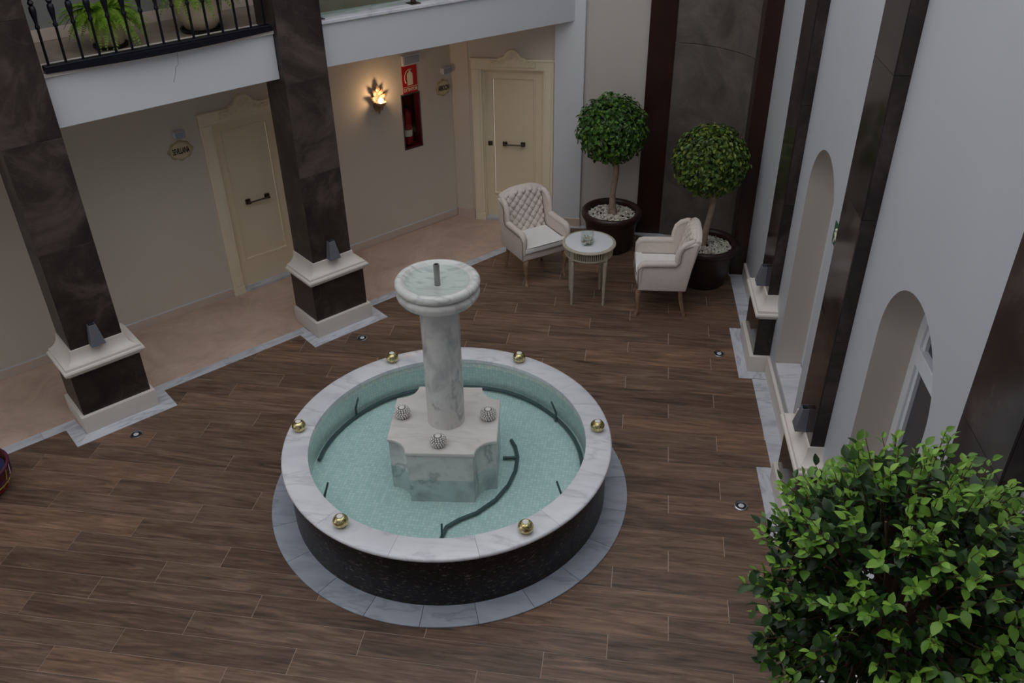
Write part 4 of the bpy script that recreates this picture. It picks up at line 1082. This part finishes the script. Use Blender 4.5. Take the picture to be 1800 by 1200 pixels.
# ------------------------------------------------------------------ table and vase
TX, TY = -.485, 8.56
t = thing('side_table', 'round distressed side table with white top and fluted apron between the armchairs', 'table', (TX, TY, 0))
b = MB(); b.lathe([(.245, .674), (.283, .675), (.292, .682), (.290, .690), (.280, .697), (.258, .697), (.258, .690)], 64, cap1=False); b.build('rim', 'table_wood', t, smooth=45)
b = MB(); b.lathe([(.2575, .680), (.2575, .6985), (.252, .7)], 64); b.build('tabletop', 'table_top', t, smooth=45)
b = MB(); b.lathe([(.25, .565), (.262, .568), (.262, .580), (.254, .584), (.254, .660), (.262, .664), (.262, .6735)], 64); b.build('apron', 'table_wood', t, smooth=45)
b = MB(); b.lathe([(.2545, .586), (.2545, .658)], 64, cap0=False, cap1=False); b.build('groove_shade_band', 'dark', t, smooth=45)  # dark band behind the flutes, groove shade put into the colour
b = MB()
for k in range(72):
    a = 2 * PI * k / 72; c, s = math.cos(a), math.sin(a)
    b.tube([(.256 * c, .256 * s, .586), (.256 * c, .256 * s, .658)], .0072, 5)
b.build('fluting', 'table_wood', t, kind='stuff', smooth=60)
for a in (-131, -38, 58, 148):
    c, s = .24 * math.cos(R(a)), .24 * math.sin(R(a))
    b = MB(); b.box(c - .026, s - .026, .565, c + .026, s + .026, .668)
    b.lathe([(.012, 0), (.014, .02), (.024, .50), (.026, .53), (.020, .54), (.027, .555), (.027, .565)], 12, c, s); b.build('leg', 'table_wood', t, smooth=40)
t = thing('glass_vase', 'clear glass tumbler vase half filled with white pebbles on the round table', 'vase', (-.50, 8.50, .7003))
b = MB(); b.lathe([(.05, 0), (.066, .01), (.072, .05), (.068, .11), (.062, .165), (.059, .165), (.065, .11), (.069, .05), (.062, .012), (.001, .008)], 32); b.build('glass', 'glass', t, smooth=60)
def pebbles(rad, zc, dome, n, size, seed, mat='pebble', hole=0.0):
    rn = random.Random(seed); b = MB()
    for k in range(n):
        rr = math.sqrt(rn.uniform(hole * hole, 1)) * rad; a = rn.uniform(0, 2 * PI); s = size * rn.uniform(.6, 1.25)
        z = zc + dome * (1 - (rr / rad) ** 2) + rn.uniform(-.004, .012)
        sq = rn.uniform(.55, .9); st = rn.uniform(.8, 1.3); az = rn.uniform(0, PI)
        vs = []
        for i, ph in enumerate((-.8, 0.05, .85)):
            for j in range(5):
                q = 2 * PI * j / 5 + i * .5; x_ = s * math.cos(ph) * math.cos(q) * st; y_ = s * math.cos(ph) * math.sin(q)
                vs.append((rr * math.cos(a) + x_ * math.cos(az) - y_ * math.sin(az), rr * math.sin(a) + x_ * math.sin(az) + y_ * math.cos(az), z + s * sq * math.sin(ph)))
        b.rings([vs[0:5], vs[5:10], vs[10:15]])
    return b
bb = MB()
for lv in range(5):
    q = pebbles(.056, .018 + lv * .014, .0, 26, .011, 50 + lv); bb.add(q.v, q.f)
bb.build('pebbles', 'pebble', t, smooth=60, kind='stuff')

# ------------------------------------------------------------------ potted trees
def leaf_quad(L_, W_, fold=.25, curl=.15):
    xs = (0.0, .12, .34, .60, .84); ws = (.0, .26, .50, .46, .22)
    vs = [(0, 0, 0)]
    for x, w in zip(xs[1:], ws[1:]):
        z = -L_ * curl * x * x
        vs += [(L_ * x, W_ * w, W_ * fold * w * 2 + z), (L_ * x, 0, z), (L_ * x, -W_ * w, W_ * fold * w * 2 + z)]
    vs.append((L_, 0, -L_ * curl))
    fs = [(0, 2, 1), (0, 3, 2)]
    for k in range(3):
        a = 1 + 3 * k; fs += [(a, a + 1, a + 4, a + 3), (a + 1, a + 2, a + 5, a + 4)]
    fs += [(10, 11, 13), (11, 12, 13)]
    return vs, fs
def orient(direction, rn, spread=.5):
    d_ = (Vector(direction) + Vector((rn.uniform(-1, 1), rn.uniform(-1, 1), rn.uniform(-1, 1))) * spread).normalized()
    upv = Vector((rn.uniform(-.5, .5), rn.uniform(-.5, .5), 1)); s_ = upv.cross(d_)
    if s_.length < .05: s_ = Vector((1, 0, 0)).cross(d_)
    s_.normalize(); n_ = d_.cross(s_)
    return Matrix((d_, s_, n_)).transposed()
def orient_flat(dr, rn):
    n_ = (dr * 1.0 + Vector((0, 0, .45)) + Vector((rn.uniform(-1, 1), rn.uniform(-1, 1), rn.uniform(-1, 1))) * .55).normalized()
    q = Vector((rn.uniform(-1, 1), rn.uniform(-1, 1), rn.uniform(-1, 1) - .5)) + dr * .5
    d_ = (q - n_ * q.dot(n_)).normalized(); s_ = n_.cross(d_)
    return Matrix((d_, s_, n_)).transposed()
def potted_tree(label, x, y, top_c, rr, trunk_pts, seed, mat, name='potted_tree'):
    t = thing(name, label, 'potted tree', (x, y, 0), 0)
    b = MB(); pr = [(.25, 0.0), (.262, .01), (.325, .395), (.345, .40), (.345, .415)]
    for k in range(9):
        a = R(-80 + k * 22); pr.append((.335 + .034 * math.cos(a), .458 + .042 * math.sin(a)))
    pr += [(.305, .485), (.300, .46), (.298, .40)]
    b.lathe(pr, 48); b.build('pot', 'pot', t, smooth=50)
    b = MB(); b.lathe([(.001, .425), (.299, .415), (.299, .405)], 32, cap0=True); b.build('soil', 'soil', t)
    pebbles(.285, .425, .012, 900, .0135, seed, hole=.12).build('pebbles', 'pebble', t, smooth=60, kind='stuff')
    b = MB(); b.tube(trunk_pts, [.062, .046] + [.034] * (len(trunk_pts) - 2), 12); b.build('trunk', 'bark', t, smooth=60)
    rn = random.Random(seed); b = MB(); C0 = Vector(top_c)
    for k in range(34):
        dr = Vector((rn.gauss(0, 1), rn.gauss(0, 1), rn.gauss(0, .8))).normalized() * rr * .85
        b.tube([C0 + Vector((0, 0, -rr * .8)), C0 + dr * .4 + Vector((0, 0, -rr * .2)), C0 + dr], [.012, .007, .002], 5)
    b.build('branches', 'twig', t, kind='stuff')
    b = MB()
    for k in range(6200):
        dr = Vector((rn.gauss(0, 1), rn.gauss(0, 1), rn.gauss(0, 1))).normalized()
        bumpy = 1 + .045 * noise.noise(dr * 3 + Vector((seed, 0, 0))) + .03 * noise.noise(dr * 7)
        q = (rn.random() ** .35) if k % 4 else rn.uniform(.5, .9)
        p = C0 + dr * (rr * .99 * q * bumpy) ; p.z = C0.z + (p.z - C0.z) * .96
        s_ = rn.uniform(.8, 1.25); vs, fs = leaf_quad(.050 * s_, .029 * s_)
        mx_ = orient_flat(dr, rn)
        b.add([p + mx_ @ Vector(v) for v in vs], fs)
    b.build('foliage', mat, t, smooth=None, kind='stuff')
    return t
potted_tree('ball shaped ficus tree in a brown pot against the greige back wall', -.30, 9.86, (-.045, .0, 1.51), .415, [(.02, .0, .42), (.01, 0, .50), (.0, 0, .7), (.03, .0, .95), (.02, 0, 1.25)], 21, 'leaf_top')
potted_tree('ball shaped yellowish ficus tree in a brown pot by the curved stone niche', .80, 9.14, (-.05, .02, 1.45), .41, [(-.05, .02, .42), (-.03, .02, .52), (.0, .02, .72), (.03, .02, .92), (.02, 0, 1.2)], 33, 'leaf_top2')

# near tree
BX, BY, BZ = .955, 2.16, 2.70
near = thing('leafy_tree', 'large light green leafy tree close to the camera at the lower right', 'tree', (BX, BY, 0))
b = MB(); b.lathe([(.25, 0.0), (.262, .01), (.325, .395), (.345, .40), (.36, .43), (.36, .47), (.33, .49), (.305, .485), (.298, .40)], 40); b.build('pot', 'pot', near, smooth=50)
b = MB(); b.lathe([(.001, .425), (.299, .415), (.299, .405)], 32, cap0=True); b.build('soil', 'soil', near)
b = MB(); b.tube([(0, 0, .42), (.02, 0, 1.0), (-.01, .01, 1.6), (0, 0, 2.1), (0, 0, 2.6)], [.06, .045, .04, .034, .02], 12); b.build('trunk', 'bark', near, smooth=60)
rn = random.Random(5)
C0 = Vector((0, 0, BZ)); RX, RZ = .455, .66
def crown(dr):
    bz = 1 + .09 * noise.noise(dr * 2.2 + Vector((3, 1, 0))) + .06 * noise.noise(dr * 5)
    return Vector((dr.x * RX, dr.y * RX, dr.z * (RZ if dr.z < 0 else .50))) * bz
tw = MB(); leaves = []          # (pos, matrix, scale, young)
camp = Vector((0, 0, 5)) - Vector((BX, BY, 0))
for k in range(1050):
    dr = Vector((rn.gauss(0, 1), rn.gauss(0, 1), rn.gauss(0, 1))).normalized()
    tip = C0 + crown(dr) * rn.choice((rn.uniform(.95, 1.10), rn.uniform(.80, 1.0), rn.uniform(.45, .85)))
    st = C0 + (tip - C0) * .62 + Vector((0, 0, -.04))
    tw.tube([st, (st + tip) / 2 + Vector((rn.uniform(-.02, .02), rn.uniform(-.02, .02), .0)), tip], [.0035, .0026, .0012], 4)
    outer = (tip - C0).length / max(.01, crown(dr).length)
    ax = (tip - st).normalized()
    nl = rn.randint(6, 8)
    for j in range(nl):
        u = 1 - j / nl * .62; p = st + (tip - st) * u
        az = j * 2.4 + rn.uniform(-.4, .4); a1 = ax.cross(Vector((0, 0, 1))).normalized() if abs(ax.z) < .95 else Vector((1, 0, 0)); a2 = ax.cross(a1)
        ld = (ax * (.9 if j < 2 else .35) + (a1 * math.cos(az) + a2 * math.sin(az)) * .8 + Vector((0, 0, .15)))
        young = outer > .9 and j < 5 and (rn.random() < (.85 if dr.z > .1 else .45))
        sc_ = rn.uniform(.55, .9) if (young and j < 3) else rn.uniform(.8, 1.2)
        leaves.append((p, orient(ld, rn, .28), sc_, young))
for k in range(14):
    dr = Vector((rn.gauss(0, 1), rn.gauss(0, 1), rn.gauss(.2, 1))).normalized(); e_ = C0 + crown(dr) * .75
    tw.tube([C0 + Vector((0, 0, -.4)), C0 + (e_ - C0) * .4 + Vector((0, 0, -.1)), e_], [.014, .009, .004], 6)
tw.build('branches', 'twig', near, kind='stuff')
leaves.sort(key=lambda q: (q[0] - camp).length - (0.02 if q[3] else 0))
LV = [leaf_quad(.047, .028, .16, .12), leaf_quad(.050, .029, .10, .25), leaf_quad(.043, .027, .22, .05)]
stf = MB(); prot = {}
for i, (p, mx_, s_, yg) in enumerate(leaves):
    vs, fs = LV[i % 3]
    if i < 298:
        key = (i % 3, yg)
        if key in prot: o = prot[key].copy(); COL.objects.link(o)
        else:
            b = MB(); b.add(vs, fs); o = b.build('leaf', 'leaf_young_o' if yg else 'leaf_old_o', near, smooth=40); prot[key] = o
        o.parent = near
        m4 = mx_.to_4x4(); m4.translation = p
        o.matrix_basis = m4 @ Matrix.Scale(s_, 4)
    else:
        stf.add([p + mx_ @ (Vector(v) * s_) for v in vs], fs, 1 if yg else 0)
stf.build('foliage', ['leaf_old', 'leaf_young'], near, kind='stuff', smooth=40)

# ------------------------------------------------------------------ basket at the left edge
t = thing('woven_basket', 'colourful striped woven basket cut by the left edge of the photo', 'basket', (-5.27, 4.72, 0))
b = MB(); b.lathe([(.15, 0), (.20, .008), (.25, .06), (.285, .15), (.29, .24), (.28, .245), (.275, .15), (.24, .065), (.19, .02), (.001, .016)], 40); b.build('body', 'straw', t, smooth=60)
for j, (m_, z_, r_) in enumerate((('yellow', .10, .270), ('purple', .135, .283), ('red_metal', .05, .246), ('purple', .235, .293))):
    b = MB(); b.tube([((r_ + .002) * math.cos(2 * PI * k / 40), (r_ + .002) * math.sin(2 * PI * k / 40), z_ + .008 * math.sin(k * PI)) for k in range(41)], .009, 6); b.build('stripe', m_, t, smooth=60)
for k in range(24):
    a = 2 * PI * k / 24; m_ = ('yellow', 'white', 'purple')[k % 3]
    b = MB(); b.tube([(.262 * math.cos(a), .262 * math.sin(a), .07), (.293 * math.cos(a + .12), .293 * math.sin(a + .12), .15), (.295 * math.cos(a + .22), .295 * math.sin(a + .22), .235)], .004, 4); b.build('straw_band', m_, t)
b = MB(); rs = []
for k in range(9):
    rr = .26 * (1 - k / 8) + .001; rs.append([(rr * math.cos(2 * PI * i / 24), rr * math.sin(2 * PI * i / 24), .19 + .04 * noise.noise(Vector((rr * 9 * math.cos(2 * PI * i / 24), rr * 9 * math.sin(2 * PI * i / 24), 1)))) for i in range(24)])
b.rings(rs, False, True); tag(b.build('folded_towel', 'navy', smooth=60, loc=(-5.27, 4.72, 0)), 'dark blue cloth lying inside the striped basket', 'towel')
